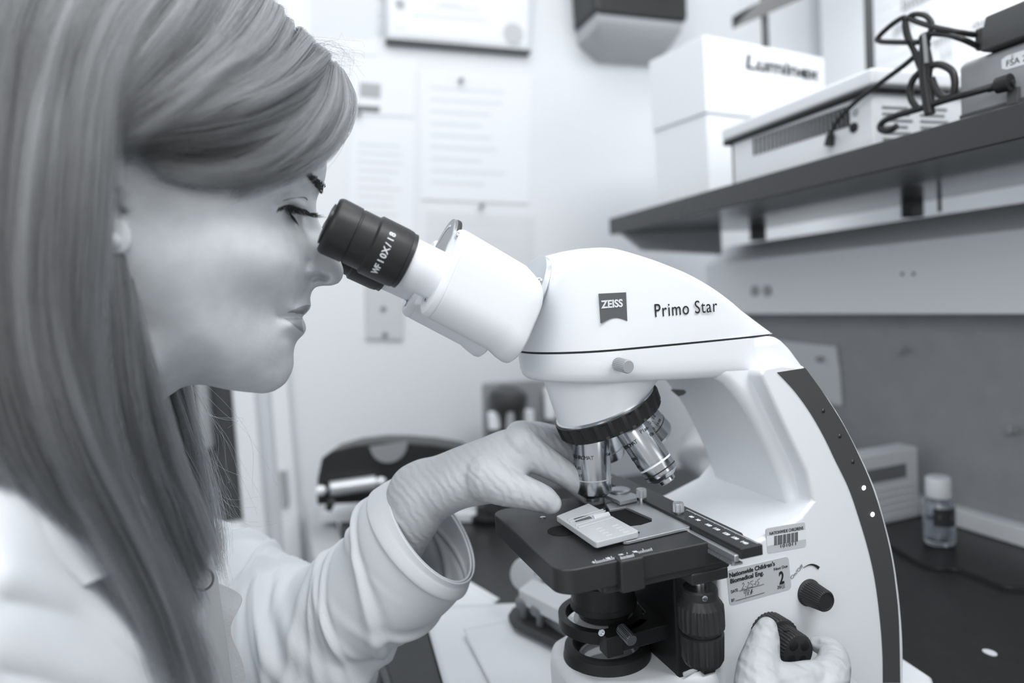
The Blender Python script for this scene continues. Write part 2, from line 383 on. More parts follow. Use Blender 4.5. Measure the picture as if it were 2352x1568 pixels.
# mount flange
fc = np.array([-.0395, 0, .3185])
fl = G().lathe([(.0262, -.001), (.0270, 0), (.0270, .0035), (.024, .0045)], fc, tx, 56).put('mount_flange', SATIN, MS, auto=30)
cs = fc + tx * .004 - yy * .0215 + sx_ * .006
G().lathe([(.0026, 0), (.0026, .0022), (.0016, .0028)], cs, (-.5, -.8, .3), 14).put('screw', STEEL, MS)
# --- nosepiece: white cone, knurled ring, four objectives
al = math.radians(21); un = np.array([math.cos(al), 0, math.sin(al)]); nn = np.array([math.sin(al), 0, -math.cos(al)])
RC = np.array([.0112, 0, .2402])
rings = []
for k in range(9):
    t = k / 8
    ring = []
    for i in range(64):
        a = 2 * PI * i / 64
        b0 = RC - nn * .0015 + (un * math.cos(a) + yy * math.sin(a)) * .0344
        t0 = np.array([.0125 + .0445 * math.cos(a), .0425 * math.sin(a), .266])
        ring.append(b0 * (1 - t) + t0 * t + np.array([0, 0, 0]))
    rings.append(ring)
G().loft(rings).put('nosepiece', WHITE, MS, auto=60)
G().lathe([(.0346, -.0022), (.0356, -.0014), (.0356, 0)], RC, nn, 64).put('nosepiece_collar', STEEL, MS)
G().lathe([(.0350, -.0006), (.0366, .0), (.0372, .002, 1), (.0369, .0095, 1), (.0358, .0110), (.030, .0113), (.02, .014)], RC, nn, ribs=24, rd=.0018).put('nosepiece_ring', mat('black_rubber_ring', 34, .5), MS, auto=25)
def objective(a, L, r, ringm, lines, kk):
    c = RC + a * .0166 + nn * .010; d = nrm(nn * math.cos(al) + a * math.sin(al))
    S = mat('brushed_steel', 190, .2, 1.0)
    prof = [(r * .97, 0), (r, .001), (r, L * .665), (r * .985, L * .668), (r * .985, L * .678), (r, L * .68), (r * .99, L * .845), (r * .96, L * .87), (r * .68, L * .925), (r * .53, L * .94), (r * .53, L * .985), (r * .36, L)]
    if kk == 4: prof = [(r * .97, 0), (r, .001), (r, L * .66), (r * .985, L * .665), (r * .985, L * .68), (r, L * .685), (r * .99, L * .93), (r * .9, L), (r * .55, L)]
    o = G().lathe(prof, c, d, 48).put('objective', S, MS, auto=22, label={40: 'silver high power objective over the slide holder', 10: 'silver objective with a white ring', 4: 'short silver low power objective', 100: 'silver objective mostly hidden behind the others'}[kk])
    G().lathe([(r * .99, L * (.665 if kk != 10 else .69)), (r * 1.012, L * (.666 if kk != 10 else .692)), (r * 1.012, L * (.677 if kk != 10 else .715)), (r * .99, L * (.678 if kk != 10 else .716))], c, d, 48).put('colour_ring', ringm, o)
    if kk == 10: G().lathe([(r * .99, L * .80), (r * 1.006, L * .802), (r * 1.006, L * .815), (r * .99, L * .817)], c, d, 48).put('colour_ring', INK, o)
    G().lathe([(r * .1, L * .99), (r * .34, L * .992), (r * .36, L * 1.002), (r * .3, L * 1.003)], c, d, 24).put('front_lens', mat('lens_glint', 220, .05, coat=1.0), o)
    w = CAM - (c + d * L * .4); w = nrm(w - d * (w @ d)); fl_ = 1
    f0 = np.cross(d, w); camr = RM @ np.array([1, 0, 0])
    fl_ = 1 if f0 @ camr > 0 else -1
    for s, h, st, stp, sz in lines:
        around('engraving', s, L * h, r, 0, st, stp, sz, INK, o, O=c, A=d, e0=w, flip=fl_)
    return o
gr = mat('pale_ring', 200, .4)
objective(-un, .0500, .0126, gr, (('Primo', .19, -1.55, .17, .0034), ('Plan-ACHROMAT', .37, -2.05, .172, .0037), ('Plan-', .355, .82, .15, .0034), ('40x/0,65', .515, -1.62, .13, .0030), ('inf/0,17', .615, -1.55, .125, .0026)), 40)
objective(nrm(-yy * math.cos(.19) + un * math.sin(.19)),   .0495, .0114, mat('white_ring', 238, .4), (('ZEISS', .12, -1.75, .17, .0036), ('Plan-ACHROMAT', .34, -2.3, .172, .0038), ('Plan-', .27, .35, .15, .0038), ('10x', .37, .72, .15, .0034), ('0.25 Dil', .52, -1.75, .14, .0030), ('604', .635, -1.35, .12, .0026)), 10)
objective(un, .0320, .0128, INK, (('Plan-ACHROMAT', .28, -1.1, .172, .0038), ('4x/0,10', .44, -.3, .16, .0034), ('415500-1600', .60, -.5, .125, .0027)), 4)
objective(yy, .0420, .0124, gr, (), 100)
# --- rear light strip with five indicator lamps
YL = YB2 - .0006
sp_o = [(1850, 845), (1898, 912), (1940, 980), (1975, 1050), (2003, 1115), (2027, 1190), (2047, 1275), (2058, 1350), (2065, 1430), (2068, 1568)]
sp_i = [(1786, 855), (1826, 898), (1862, 948), (1893, 1002), (1920, 1058), (1950, 1120), (1974, 1190), (1996, 1265), (2011, 1335), (2022, 1420), (2028, 1500), (2029, 1568)]
P = [at(q[0], q[1], Y=YL) for q in catmull([(a, b, 0) for a, b in sp_i], 50)] + [at(q[0], q[1], Y=YL) for q in catmull([(a, b, 0) for a, b in sp_o[::-1]], 50)]
G().prism(P, [p + np.array([0, .003, 0]) for p in P]).put('light_strip', mat('charcoal_strip', 74, .5, bump=.08, bscale=900), MS, smooth=False)
for k, (u, v) in enumerate(((1891, 943), (1929, 1001), (1959, 1060), (1984, 1120), (2004, 1181))):
    c = at(u, v, Y=YL)
    m = mat('lit_indicator', 255, .3, emit=4.0) if k > 2 else mat('dark_indicator', 40, .12, coat=.6)
    G().ball(c + np.array([0, .0002, 0]), (.0016, .0011, .0016), 16, 10).put('indicator_lamp', m, MS, label='glowing white indicator lamp' if k > 2 else 'unlit dark indicator lamp')
# --- small badge on the far inner side of the arm
fy = .040
P = [at(u, v, Y=fy) for u, v in ((1541, 893), (1574, 893), (1604, 918), (1580, 919), (1563, 917))]
P = [at(1543, 893, Y=.0415), at(1574, 893, Y=.022), at(1604, 918, Y=.020), at(1574, 918, Y=.038)]
sh0 = np.array([-.0012, 0, -.0008])
G().prism([p + sh0 for p in P], [p - sh0 * 2 for p in P]).put('inner_badge', mat('badge_mid_grey', 112, .4), MS, smooth=False)
cc = [np.array([.0885, .012, .2395]), np.array([.0885, -.018, .2395]), np.array([.1005, -.018, .2235]), np.array([.1005, .012, .2235])]
# --- stickers on the near side
lab = mat('pale_sticker', 203, .4); YK = YB2 - .0003
def rpoly(c, r, n=4):                              # rounded quad from 4 corners
    out = []
    for i in range(4):
        p, a, b = c[i], c[i - 1], c[(i + 1) % 4]; da = nrm(a - p); db = nrm(b - p)
        for k in range(n + 1):
            t = k / n; q = (1 - t) ** 2 * (p + da * r) + 2 * t * (1 - t) * p + t * t * (p + db * r); out.append(q)
    return out
def sticker(px, name, r=.002, m=None, Y=None):
    Y = YK if Y is None else Y
    P = rpoly([at(u, v, Y=Y) for u, v in px], r)
    return G().prism(P, [p + np.array([0, .0008, 0]) for p in P]).put(name, m or lab, MS, smooth=False)
def on(u, v): return at(u, v, Y=YK - .0001)
zu = np.array([.0, 0, 1.0])
st = sticker([(1759, 1214), (1849, 1198), (1852, 1255), (1763, 1271)], 'asset_label'); st['label'] = 'white barcode label'
P = [on(1761, 1232), on(1850, 1217), on(1851, 1238), on(1762, 1254)]
G().prism(P, [p + np.array([0, .0003, 0]) for p in P]).put('label_band', mat('white_label', 236, .4), st, smooth=False)
def line_text(s, u0, v0, u1, v1, size, parent, m=INK, bold=0.0, name='printed_text'):
    p0, p1 = on(u0, v0), on(u1, v1)
    return text(name, s, p0 - np.array([0, .0002, 0]), p1 - p0, np.array([-.02, 0, 1.0]), size, m, parent, width=float(np.linalg.norm(p1 - p0)), bold=bold)
line_text('NATIONWIDE CHILDRENS', 1767, 1228.5, 1844, 1215, .0030, st)
line_text('101011', 1790, 1258, 1825, 1251.5, .0029, st)
g = G(); xx = 0
for w, gp in ((2, 1), (1, 1), (1, 2), (3, 1), (1, 1), (1, 1), (2, 2), (1, 1), (3, 1), (1, 2), (1, 1), (2, 1), (3, 2), (1, 1), (1, 1), (2, 2), (1, 1), (1, 1), (3, 1)):
    a, b = xx / 58, (xx + w) / 58; xx += w + gp
    q = [on(1778 + 58 * t, (1230.5 if up else 1252) - 10.3 * t) - np.array([0, .0003, 0]) for t, up in ((a, 1), (b, 1), (b, 0), (a, 0))]
    g.prism(q, [p + np.array([0, .0002, 0]) for p in q])
g.put('barcode', mat('barcode_grey', 92, .6), st, smooth=False)
st2 = sticker([(1669, 1310), (1811, 1277), (1818, 1352), (1676, 1391)], 'service_label', .003, mat('grey_sticker', 196, .4)); st2['label'] = 'grey service label with handwriting'
line_text("Nationwide Children's", 1675, 1326, 1779, 1298, .0041, st2, bold=.00008)
line_text('Biomedical Eng.', 1677, 1339.5, 1753, 1319, .0041, st2, bold=.00008)
line_text('Next Due', 1777, 1310, 1808, 1302, .0027, st2)
line_text('2', 1790, 1341, 1801, 1338, .0118, st2, bold=.0003)
line_text('DATE:', 1679, 1362, 1695, 1357, .0028, st2)
line_text('BY:', 1680, 1382, 1688, 1379, .0028, st2)
line_text('20', 1785, 1352, 1793, 1350, .0029, st2)
g = G()
def stroke(pts, r=.00013):
    g.tube([on(u, v) - np.array([0, .0002, 0]) for u, v in pts], r, 5)
Z5 = lambda x, y: (1560 + x * 400 / 2323, 1160 + y * 270 / 1568)
for pts in ([(798, 1143), (1128, 1050)], [(752, 1272), (1136, 1162)],
            [(838, 1050), (855, 1030), (868, 1045), (850, 1090), (832, 1118), (868, 1108)], [(880, 1082), (895, 1078)],
            [(908, 1035), (922, 1022), (935, 1040), (915, 1075), (900, 1098), (938, 1090)], [(985, 1005), (952, 1014), (950, 1045), (975, 1050), (978, 1085), (945, 1090)], [(990, 1050), (1005, 1045)],
            [(1025, 1005), (1012, 1065)], [(1075, 975), (1045, 990), (1042, 1020), (1062, 1022), (1060, 1050), (1035, 1058)],
            [(880, 1120), (862, 1150), (870, 1180), (895, 1120), (885, 1215)], [(915, 1125), (910, 1200)], [(912, 1130), (935, 1125), (930, 1160), (912, 1165), (935, 1195)], [(960, 1120), (950, 1190), (975, 1110), (965, 1185), (945, 1160), (985, 1150)],
            [(1372, 1045), (1355, 1108)], [(1390, 1050), (1372, 1105), (1398, 1095)], [(1410, 1050), (1395, 1075), (1410, 1090), (1395, 1095)]):
    stroke([Z5(*p) for p in pts])
g.put('handwriting', INK, st2)
# On/Off print and tapered arc
YO = YK
p0 = on(1818, 1331) - np.array([0, .0001, 0]); p1 = on(1845, 1301) - np.array([0, .0001, 0])
text('switch_print', 'On/Off', p0, p1 - p0, on(1800, 1310) - on(1815, 1325), .0034, mat('grey_print', 120, .6), MS, width=float(np.linalg.norm(p1 - p0)))
A = []; B = []
for k in range(15):
    t = k / 14; u = 1845 + 36 * t; cv = 1303.5 - 9.5 * math.sin(PI * (t * .80)) + 6.5 * t * t
    w = .6 + 5.4 * t; A.append(on(u + w * .3 * t, cv - w * .5)); B.append(on(u - w * .35 * t, cv + w * .5))
P = A + B[::-1]
G().prism(P, [p - np.array([0, .0002, 0]) for p in P]).put('switch_arc', INK, MS, smooth=False)
# brightness knob, focus knobs
c = at(1857, 1360, Y=YB2)
bk = G().lathe([(.0092, 0), (.0092, .001), (.0087, .0014), (.0085, .0022, 1), (.0071, .0150, 1), (.0063, .0160), (.0056, .0160), (.0054, .0154), (.0001, .0154)], c, (0, -1, 0), ribs=30, rd=.0006).put('brightness_knob', mat('black_knob', 46, .45), MS, auto=25)
FC = np.array([.0918, -.058, .0868])
G().lathe([(.0141, 0), (.0146, .001, 1), (.0146, .0125, 1), (.0138, .0135), (.0115, .0138)], FC, (0, -1, 0), ribs=32, rd=.0008).put('coarse_focus_knob', mat('black_knob', 46, .45), MS, auto=25)
ff = G().lathe([(.0117, .0130), (.0121, .0135, 1), (.0117, .0272, 1), (.0110, .0285), (.009, .0285)], FC, (0, -1, 0), ribs=34, rd=.0007).put('fine_focus_knob', mat('black_knob', 46, .45), MS, auto=25)
for t in (.6, 2.1, 3.7, 5.2):
    G().ball(FC + np.array([.0064 * math.cos(t), -.0286, .0064 * math.sin(t)]), (.0034, .0003, .0034), 20, 8).put('finger_dimple_shade', mat('dimple_shade_black', 30, .3), ff)  # nearly flush discs; the hollows' shade is put into the dark colour
G().lathe([(.0018, 0), (.0018, .0004)], FC + np.array([-.002, -.0205, .0116]), (-.1, 0, 1), 12).put('marker_dot', mat('dot_black', 18, .5), ff)
# --- slide block behind the stage
G().bb((.030, -.047, .062), (.0565, .050, .150)).put('focus_block', mat('black_block', 26, .5), MS, smooth=False, bevel=.002)
G().bb((.046, -.0525, .066), (.0550, -.046, .152)).put('slide_rail', mat('black_block', 26, .5), MS, smooth=False, bevel=.001)
# --- stage
def rrect(x0, x1, y0, y1, r, n=6):
    P = []
    for cx, cy, a in ((x1 - r, y1 - r, 0), (x0 + r, y1 - r, PI / 2), (x0 + r, y0 + r, PI), (x1 - r, y0 + r, 1.5 * PI)):
        for k in range(n + 1): t = a + PI / 2 * k / n; P.append((cx + r * math.cos(t), cy + r * math.sin(t)))
    return P
ST = mat('black_stage_paint', 46, .36, bump=.05, bscale=1200, var=.06, vscale=80)
stg = G().xy(rrect(-.0665, .0450, -.0905, .030, .011), .156, .170).put('stage', ST, MS, bevel=.0010)
G().xy(rrect(-.040, .0440, -.0885, .030, .003), .1515, .1565).put('stage_carrier', ST, MS, bevel=.001)
G().bb((.016, -.0895, .1455), (.0410, -.060, .1525)).put('knob_bracket', ST, MS, smooth=False, bevel=.001)
vb = G().bb((-.0315, -.0945, .1525), (-.0165, -.086, .1712)).put('vernier_block', ST, MS, smooth=False, bevel=.0015)
SD = mat('stage_opening', 6, .9)
c = np.array([at(1293, 1216, Z=.17)[0], at(1293, 1216, Z=.17)[1]])
a1 = at(1262, 1216, Z=.1702); a2 = at(1322, 1220, Z=.1702); cy = (a1 + a2) / 2
G().xy([(cy[0] + .0095 * math.cos(t * PI / 16), cy[1] + .0095 * math.sin(t * PI / 16)) for t in range(32)], .1695, .1702).put('stage_opening', SD, stg, smooth=False)
g = G()
for k in range(36):                                # ruler ticks along the near edge
    t = k / 35; u = 1371 + 127 * t; v = 1293.5 - 29.5 * t; lg = 9 if k % 10 == 0 else 6.5 if k % 5 == 0 else 5
    q0 = at(u, v, Z=.1702); q1 = at(u - lg * .45, v - lg * .9, Z=.1702); w = nrm(at(u + 5, v - 1.1, Z=.1702) - q0) * .00018
    g.prism([q0 - w, q0 + w, q1 + w, q1 - w], [p + np.array([0, 0, .0001]) for p in (q0 - w, q0 + w, q1 + w, q1 - w)])
g.put('scale_ticks', WINK, stg, smooth=False)
xd = at(1490, 1266, Z=.17) - at(1371, 1293, Z=.17)
for s, u, v in (('0', 1363, 1293), ('10', 1393, 1284), ('20', 1424, 1276), ('30', 1456, 1269)):
    text('scale_figure', s, at(u, v, Z=.1702), xd, at(1, 1, Z=.17) * 0 + np.array([-.1, 1, 0]), .0030, WINK, stg, bold=.0001, sx=.9)
g = G()
for k in range(11):
    t = k / 10; q0 = at(1427 + 29 * t, 1284.5 - 6.5 * t, Z=.1713); q1 = at(1425 + 29 * t, 1279.5 - 6.5 * t + (0 if k % 5 else -1.5), Z=.1713); w = np.array([.00016, 0, 0])
    g.prism([q0 - w, q0 + w, q1 + w, q1 - w], [p + np.array([0, 0, .0001]) for p in (q0 - w, q0 + w, q1 + w, q1 - w)])
g.put('vernier_ticks', WINK, vb, smooth=False)
G().lathe([(.0020, -.0004), (.0020, .0003), (.0012, .0004)], at(1247, 1188, Z=.170), (0, 0, 1), 14).put('screw', STEEL, MS)
# specimen holder plate
HP = mat('satin_plate', 196, .36, .75, bump=.04, bscale=1500)
def zp(px, Z): return [at(u, v, Z=Z) for u, v in px]
def plate(px, z0, th, name, m, parent, bev=.0003):
    P = zp(px, z0); return G().prism([p - np.array([0, 0, th]) for p in P], P).put(name, m, parent, smooth=False, bevel=bev)
sh_ = plate([(1427, 1239), (1432, 1243), (1442, 1243), (1584, 1210), (1587, 1205), (1583, 1185), (1556, 1172), (1482, 1126), (1466, 1127), (1392, 1158), (1400, 1170), (1436, 1163), (1497, 1190), (1497, 1197), (1472, 1205), (1430, 1210), (1420, 1220), (1450, 1226), (1452, 1233)], .1722, .0018, 'specimen_holder', HP, MS)
plate([(1390, 1166), (1436, 1160), (1499, 1190), (1497, 1199), (1472, 1206), (1425, 1212), (1400, 1190)], .1704, .0003, 'stage_window', SD, sh_, 0)
plate([(1385, 1134), (1420, 1120), (1462, 1135), (1463, 1143), (1424, 1152), (1416, 1147)], .1755, .0025, 'clamp_plate', HP, sh_)
c = at(1423, 1127, Z=.1757)
G().lathe([(.0078, 0), (.0078, .001), (.0065, .0016)], c, (0, 0, 1), 28).put('clamp_disc', HP, sh_)
g0 = at(1469, 1222, Z=.1723)
for (u, v) in ((1474, 1150), (1559, 1184)):
    c = at(u, v, Z=.1722)
    G().lathe([(.0022, 0), (.0024, .0025), (.0036, .0029, 1), (.0036, .0078, 1), (.0032, .0086), (.0018, .0089)], c, (0, 0, 1), ribs=18, rd=.0004).put('thumb_screw', SATIN, sh_, auto=25)
G().lathe([(.0016, 0), (.0016, .0003)], at(1463, 1223, Z=.1723), (0, 0, 1), 14).put('plate_hole', SD, sh_)
# ruler bar with rack
rb = G().bb((.0300, -.1165, .1680), (.0445, .060, .1740)).put('ruler_bar', ST, MS, smooth=False, bevel=.0005)
G().bb((.0445, -.0915, .160), (.0515, .060, .1715)).put('rear_guide', ST, MS, smooth=False, bevel=.0015)
G().bb((.0270, -.1150, .1665), (.0300, -.060, .1705)).put('bearing_rail', SATIN, rb, smooth=False, bevel=.0006)
g = G().bb((.0280, -.113, .1638), (.0335, -.062, .1650))
for k in range(24): g.bb((.0268, -.1125 + k * .0021, .1638), (.0288, -.1114 + k * .0021, .1662))
g.put('gear_rack', SATIN, rb, smooth=False)
g = G()
for k in range(69):
    y = -.046 - k * .001; lg = .0016 if k % 10 == 0 else .001
    g.bb((.0436 - lg, y - .00012, .1740), (.0436, y + .00012, .1741))
g.put('ruler_ticks', WINK, rb, smooth=False)
for k, s in enumerate(('80', '90', '100', '110', '120', '130', '140')):
    p = at((1573, 1595, 1620, 1644, 1666, 1690, 1713)[k], (1187, 1193, 1203, 1211, 1222, 1231, 1241)[k] + 3, Z=.1741)
    text('ruler_figure', s, (.0365, p[1] + .0022, .1741), (0, -1, 0), (1, 0, 0), .0034, WINK, rb, bold=.00012)
g = G()
for k in range(11): g.bb((.0460, -.071 - k * .0009, .1715), (.0460 + (.0018 if k % 5 == 0 else .0012), -.0712 - k * .0009, .1716))
g.put('ruler_vernier', WINK, MS, smooth=False)
# coaxial stage drive
KC = np.array([.0305, -.075, 0])
G().lathe([(.0046, .134), (.0046, .150)], KC, (0, 0, 1), 24).put('drive_shaft', STEEL, MS)
G().lathe([(.0098, .1372), (.0106, .1360), (.0106, .1312), (.0118, .129), (.0136, .1265, 1), (.0139, .122, 1), (.0139, .1130, 1), (.0128, .1112), (.010, .1105)], KC, (0, 0, 1), ribs=22, rd=.0006).put('stage_drive_knob', mat('black_knob', 46, .45), MS, auto=25, label='upper black stage drive knob')
G().lathe([(.0108, .1112), (.0108, .1095), (.0132, .1088), (.0132, .1075, 1), (.0126, .0935, 1), (.0110, .0905), (.006, .0902)], KC, (0, 0, 1), ribs=22, rd=.0005).put('stage_drive_knob', mat('black_knob', 46, .45), MS, auto=25, label='lower black stage drive knob')
G().lathe([(.0016, 0), (.0017, .0004), (.0009, .0006)], KC + np.array([-.0035, -.0101, .1345]), (-.3, -1, 0), 12).put('set_screw', STEEL, MS)
# condenser and its carrier
G().lathe([(.018, .149), (.0205, .132), (.0205, .1225), (.0216, .1215), (.0220, .1075), (.0228, .1065), (.0228, .1035), (.0185, .1005), (.0175, .0965), (.012, .0960)], (0, -.004, 0), (0, 0, 1), 48).put('condenser', mat('condenser_black', 40, .38), MS, auto=30)
def arc_ring(c, r0, r1, z0, z1, t0, t1, n=40):
    g = G(); rs = []
    for k in range(n + 1):
        t = t0 + (t1 - t0) * k / n; d = np.array([math.cos(t), math.sin(t), 0]); rs.append([np.array(c) + d * r0 + np.array([0, 0, z0]), np.array(c) + d * r1 + np.array([0, 0, z0]), np.array(c) + d * r1 + np.array([0, 0, z1]), np.array(c) + d * r0 + np.array([0, 0, z1])])
    return g.loft(rs)
CB = mat('carrier_black', 32, .42)
arc_ring((0, -.004, 0), .0265, .0315, .0905, .0985, 0.3, 2 * PI - .9).put('carrier_ring', CB, MS, auto=30)
arc_ring((0, -.004, 0), .020, .0262, .0955, .0985, -1.9, .6).put('aperture_slide', CB, MS, auto=30)
G().lathe([(.0001, .0925), (.021, .0925), (.021, .0945), (.0001, .0945)], (0, -.004, 0), (0, 0, 1), 36).put('filter_glass', mat('pale_filter', 205, .15), MS)
G().bb((-.018, -.0440, .088), (-.0065, -.0320, .1015)).put('clamp_block', CB, MS, smooth=False, bevel=.0008)
G().xy([(-.0065, -.041), (.034, -.040), (.050, -.030), (.050, .02), (.03, .02), (.024, -.018), (.010, -.028), (-.0065, -.030)], .0885, .0985).put('carrier_arm', CB, MS, smooth=False, bevel=.0008)
c = at(1381, 1452, Y=-.0442)
G().lathe([(.0022, 0), (.0022, .0006), (.0012, .0006), (.0011, -.0004)], c, (0, -1, 0), 16).put('hex_screw', STEEL, MS)
c = at(1424, 1441, Y=-.0408)
G().lathe([(.0024, 0), (.0038, .0016, 1), (.0038, .0135, 1), (.0034, .0142), (.0001, .0142)], c, (.05, -1, -.16), ribs=22, rd=.0004).put('condenser_screw', mat('screw_steel', 150, .3, .9), MS, auto=25)
# field lens collar
G().lathe([(.0315, .055), (.0320, .0635), (.0305, .0645), (.0305, .0660), (.0290, .0735), (.0270, .0752), (.0235, .0752), (.0215, .0735), (.0200, .0670), (.0188, .0655)], (.0018, -.0015, 0), (0, 0, 1), 56).put('field_lens_collar', mat('collar_black', 36, .45), MS, auto=30)
G().lathe([(.0195, .0645), (.0195, .0658), (.015, .0676), (.008, .0686), (.0001, .0690)], (.0018, -.0015, 0), (0, 0, 1), 40).put('field_lens', mat('field_lens', 178, .06, coat=.8), MS)
# ================================================================== slide mailer in the left hand
SMM = mat('frosted_plastic', 222, .35, trans=.35, ior=1.3)
P = zp([(1278, 1184), (1352, 1155), (1466, 1217), (1463, 1221), (1372, 1244), (1365, 1243)], .1765)
sm = G().prism([p - np.array([0, 0, .0038]) for p in P], P).put('slide_mailer', SMM, None, smooth=False, bevel=.0006)
tag(sm, 'frosted plastic slide mailer lying across the black microscope stage under the gloved thumb', 'slide holder')
def rib(px, name='rib', r=.0006): G().tube([at(u, v, Z=.1767) for u, v in px], r, 6).put(name, SMM, sm)
rib([(1304, 1194), (1385, 1170)]); rib([(1309, 1199), (1390, 1173)]); rib([(1322, 1207), (1400, 1183)]); rib([(1328, 1212), (1408, 1188)])
P = zp([(1317, 1188), (1351, 1183), (1360, 1189), (1322, 1198)], .1768)
G().prism([p - np.array([0, 0, .0003]) for p in P], P).put('label_window', mat('dark_window', 84, .4), sm, smooth=False)
P = zp([(1362, 1182), (1398, 1174), (1402, 1181), (1366, 1190)], .1772)
G().prism([p - np.array([0, 0, .001]) for p in P], P).put('latch', mat('latch_white', 226, .3), sm, smooth=False, bevel=.0003)
g = G()
for r in range(4):
    for k in range(2):
        a = at(1368 + r * 8 + k * 38, 1215 - k * 7 + r * 5, Z=.1767); b = at(1382 + r * 8 + k * 38, 1211.5 - k * 7 + r * 5, Z=.1767)
        g.tube([a, b], .0003, 5)
g.put('moulded_mark', mat('moulded_grey', 206, .4), sm)
# ================================================================== THINGS ON THE BACK WALL
paper = mat('white_paper', 228, .7); faint = mat('faint_print', 214, .7); midp = mat('mid_print', 168, .7); drk = mat('dark_print', 112, .7)
YW = YB
def wq(px, d=0.0): return [at(u, v, Y=YW - d) for u, v in px]
def slab(px, d0, d1, name, m, parent=None, bev=0):
    A = wq(px, d0); return G().prism([p + np.array([0, -(d1), 0]) for p in A], [p + np.array([0, d0 * 0, 0]) for p in A]).put(name, m, parent, smooth=False, bevel=bev)
def sheet(px, label, lines, group=None, m=None, d=.001):
    o = slab(px, 0, .0006 + d, 'paper_sheet', m or paper); tag(o, label, 'paper', group)
    P = np.array(px, float)
    g = G()
    for (a, b, c, h) in lines:                     # fractional x0, x1, y, height
        def q(s, t): return tuple(P[0] * (1 - s) * (1 - t) + P[1] * s * (1 - t) + P[2] * s * t + P[3] * (1 - s) * t)
        Q = wq([q(a, c), q(b, c), q(b, c + h), q(a, c + h)], .0008 + d)
        g.prism([p - np.array([0, .0002, 0]) for p in Q], Q)
    if lines: g.put('printed_lines', faint, o, smooth=False, kind='stuff')
    return o
def rows(n, x0=.1, x1=.85, y0=.1, y1=.9, h=.015): return [(x0, x1 - .25 * random.random(), y0 + (y1 - y0) * k / (n - 1), h) for k in range(n)]
cf = thing('framed_certificate', at(1045, 60, Y=YW), 'framed certificate with a round seal on the white wall', 'certificate')
slab([(877, -150), (1222, -150), (1212, 122), (885, 95)], 0, .016, 'frame', mat('certificate_frame', 205, .5), cf, .001)
slab([(888, -150), (1211, -150), (1202, 111), (894, 86)], 0, .0168, 'sheet', mat('certificate_sheet', 226, .5), cf)
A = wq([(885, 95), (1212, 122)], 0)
G().prism([A[0] + np.array([0, -.0165, .0]), A[1] + np.array([0, -.0165, 0]), A[1] + np.array([0, -.0165, -.006]), A[0] + np.array([0, -.0165, -.006])], [A[0], A[1], A[1] + np.array([0, 0, -.006]), A[0] + np.array([0, 0, -.006])]).put('lower_edge_shadow', mat('frame_shadow', 70, .5), cf, smooth=False)  # dark strip: shadow along the frame bottom put into the colour
c = at(1179, 78, Y=YW - .0172)
G().lathe([(.0105, 0), (.0205, 0), (.0205, .0006), (.0105, .0006)], c, (0, -1, 0), 36).put('seal', mat('seal_grey', 188, .6), cf)
G().lathe([(.0001, 0), (.009, 0), (.009, .0004), (.0001, .0004)], at(919, 10, Y=YW - .0172), (0, -1, 0), 20).put('emblem', midp, cf)
g = G()
for (u0, u1, v0) in ((1000, 1100, 12), (950, 1120, 30), (905, 935, 60), (930, 1080, 78), (1010, 1060, 4)):
    Q = [at(u0, v0, Y=YW - .0171), at(u1, v0 + (u1 - u0) * .08, Y=YW - .0171), at(u1, v0 + (u1 - u0) * .08 + 6, Y=YW - .0171), at(u0, v0 + 6, Y=YW - .0171)]
    g.prism([p - np.array([0, .0002, 0]) for p in Q], Q)
g.put('printed_lines', faint, cf, smooth=False, kind='stuff')
sheet([(640, -140), (868, -140), (866, 128), (648, 120)], 'white printed page beside the framed certificate, nearest the hair', rows(14, .3, 1.15, .5, .85, .012), 'papers on the wall')
nb = sheet([(806, 132), (958, 138), (950, 268), (806, 262)], 'white notice with a grey picture and a dark band near the forehead', [], 'papers on the wall')
slab([(826, 190), (874, 194), (873, 227), (826, 222)], 0, .0026, 'grey_picture', midp, nb)
slab([(816, 242), (872, 246), (871, 259), (816, 255)], 0, .0026, 'dark_band', drk, nb)
sheet([(962, 160), (1219, 178), (1213, 468), (966, 458)], 'large blank looking white page held by a pin under the certificate', rows(9, .1, .8, .12, .85, .02), 'papers on the wall', d=.002)
sheet([(806, 276), (952, 286), (948, 560), (800, 552)], 'white page of printed text behind the eyepiece', rows(11, .12, .85, .18, .9, .022), 'papers on the wall')
sheet([(980, 484), (1228, 496), (1226, 640), (978, 632)], 'greyish page pinned lowest, above the binocular head', rows(4, .1, .8, .15, .8, .02), 'papers on the wall', m=mat('greyish_paper', 214, .7))
pinm = mat('pin_grey', 130, .4)
for (u, v, lb) in ((1057, 187, 'grey push pin holding the large blank looking page'), (1104, 474, 'grey push pin above the greyish lowest page'), (823, 263, 'grey push pin below the notice with the dark band')):
    o = G().lathe([(.0008, 0), (.0008, .004), (.0045, .005), (.0032, .010), (.0042, .012), (.003, .0128)], at(u, v, Y=YW - .002), (0, -1, 0), 14).put('push_pin', pinm); tag(o, lb, 'pin', 'pins in the wall papers')
wp = thing('wall_plate', at(882, 720, Y=YW), 'pale grey metal wall plate with two screws below the eyepieces', 'wall plate')
slab([(838, 655), (925, 660), (925, 781), (840, 779)], 0, .006, 'plate', mat('wall_plate_grey', 196, .45), wp, .0015)
for (u, v) in ((880, 709), (884, 769)):
    G().lathe([(.005, 0), (.005, .0014), (.003, .002)], at(u, v, Y=YW - .006), (0, -1, 0), 14).put('screw', mat('plate_screw', 120, .4, .5), wp)
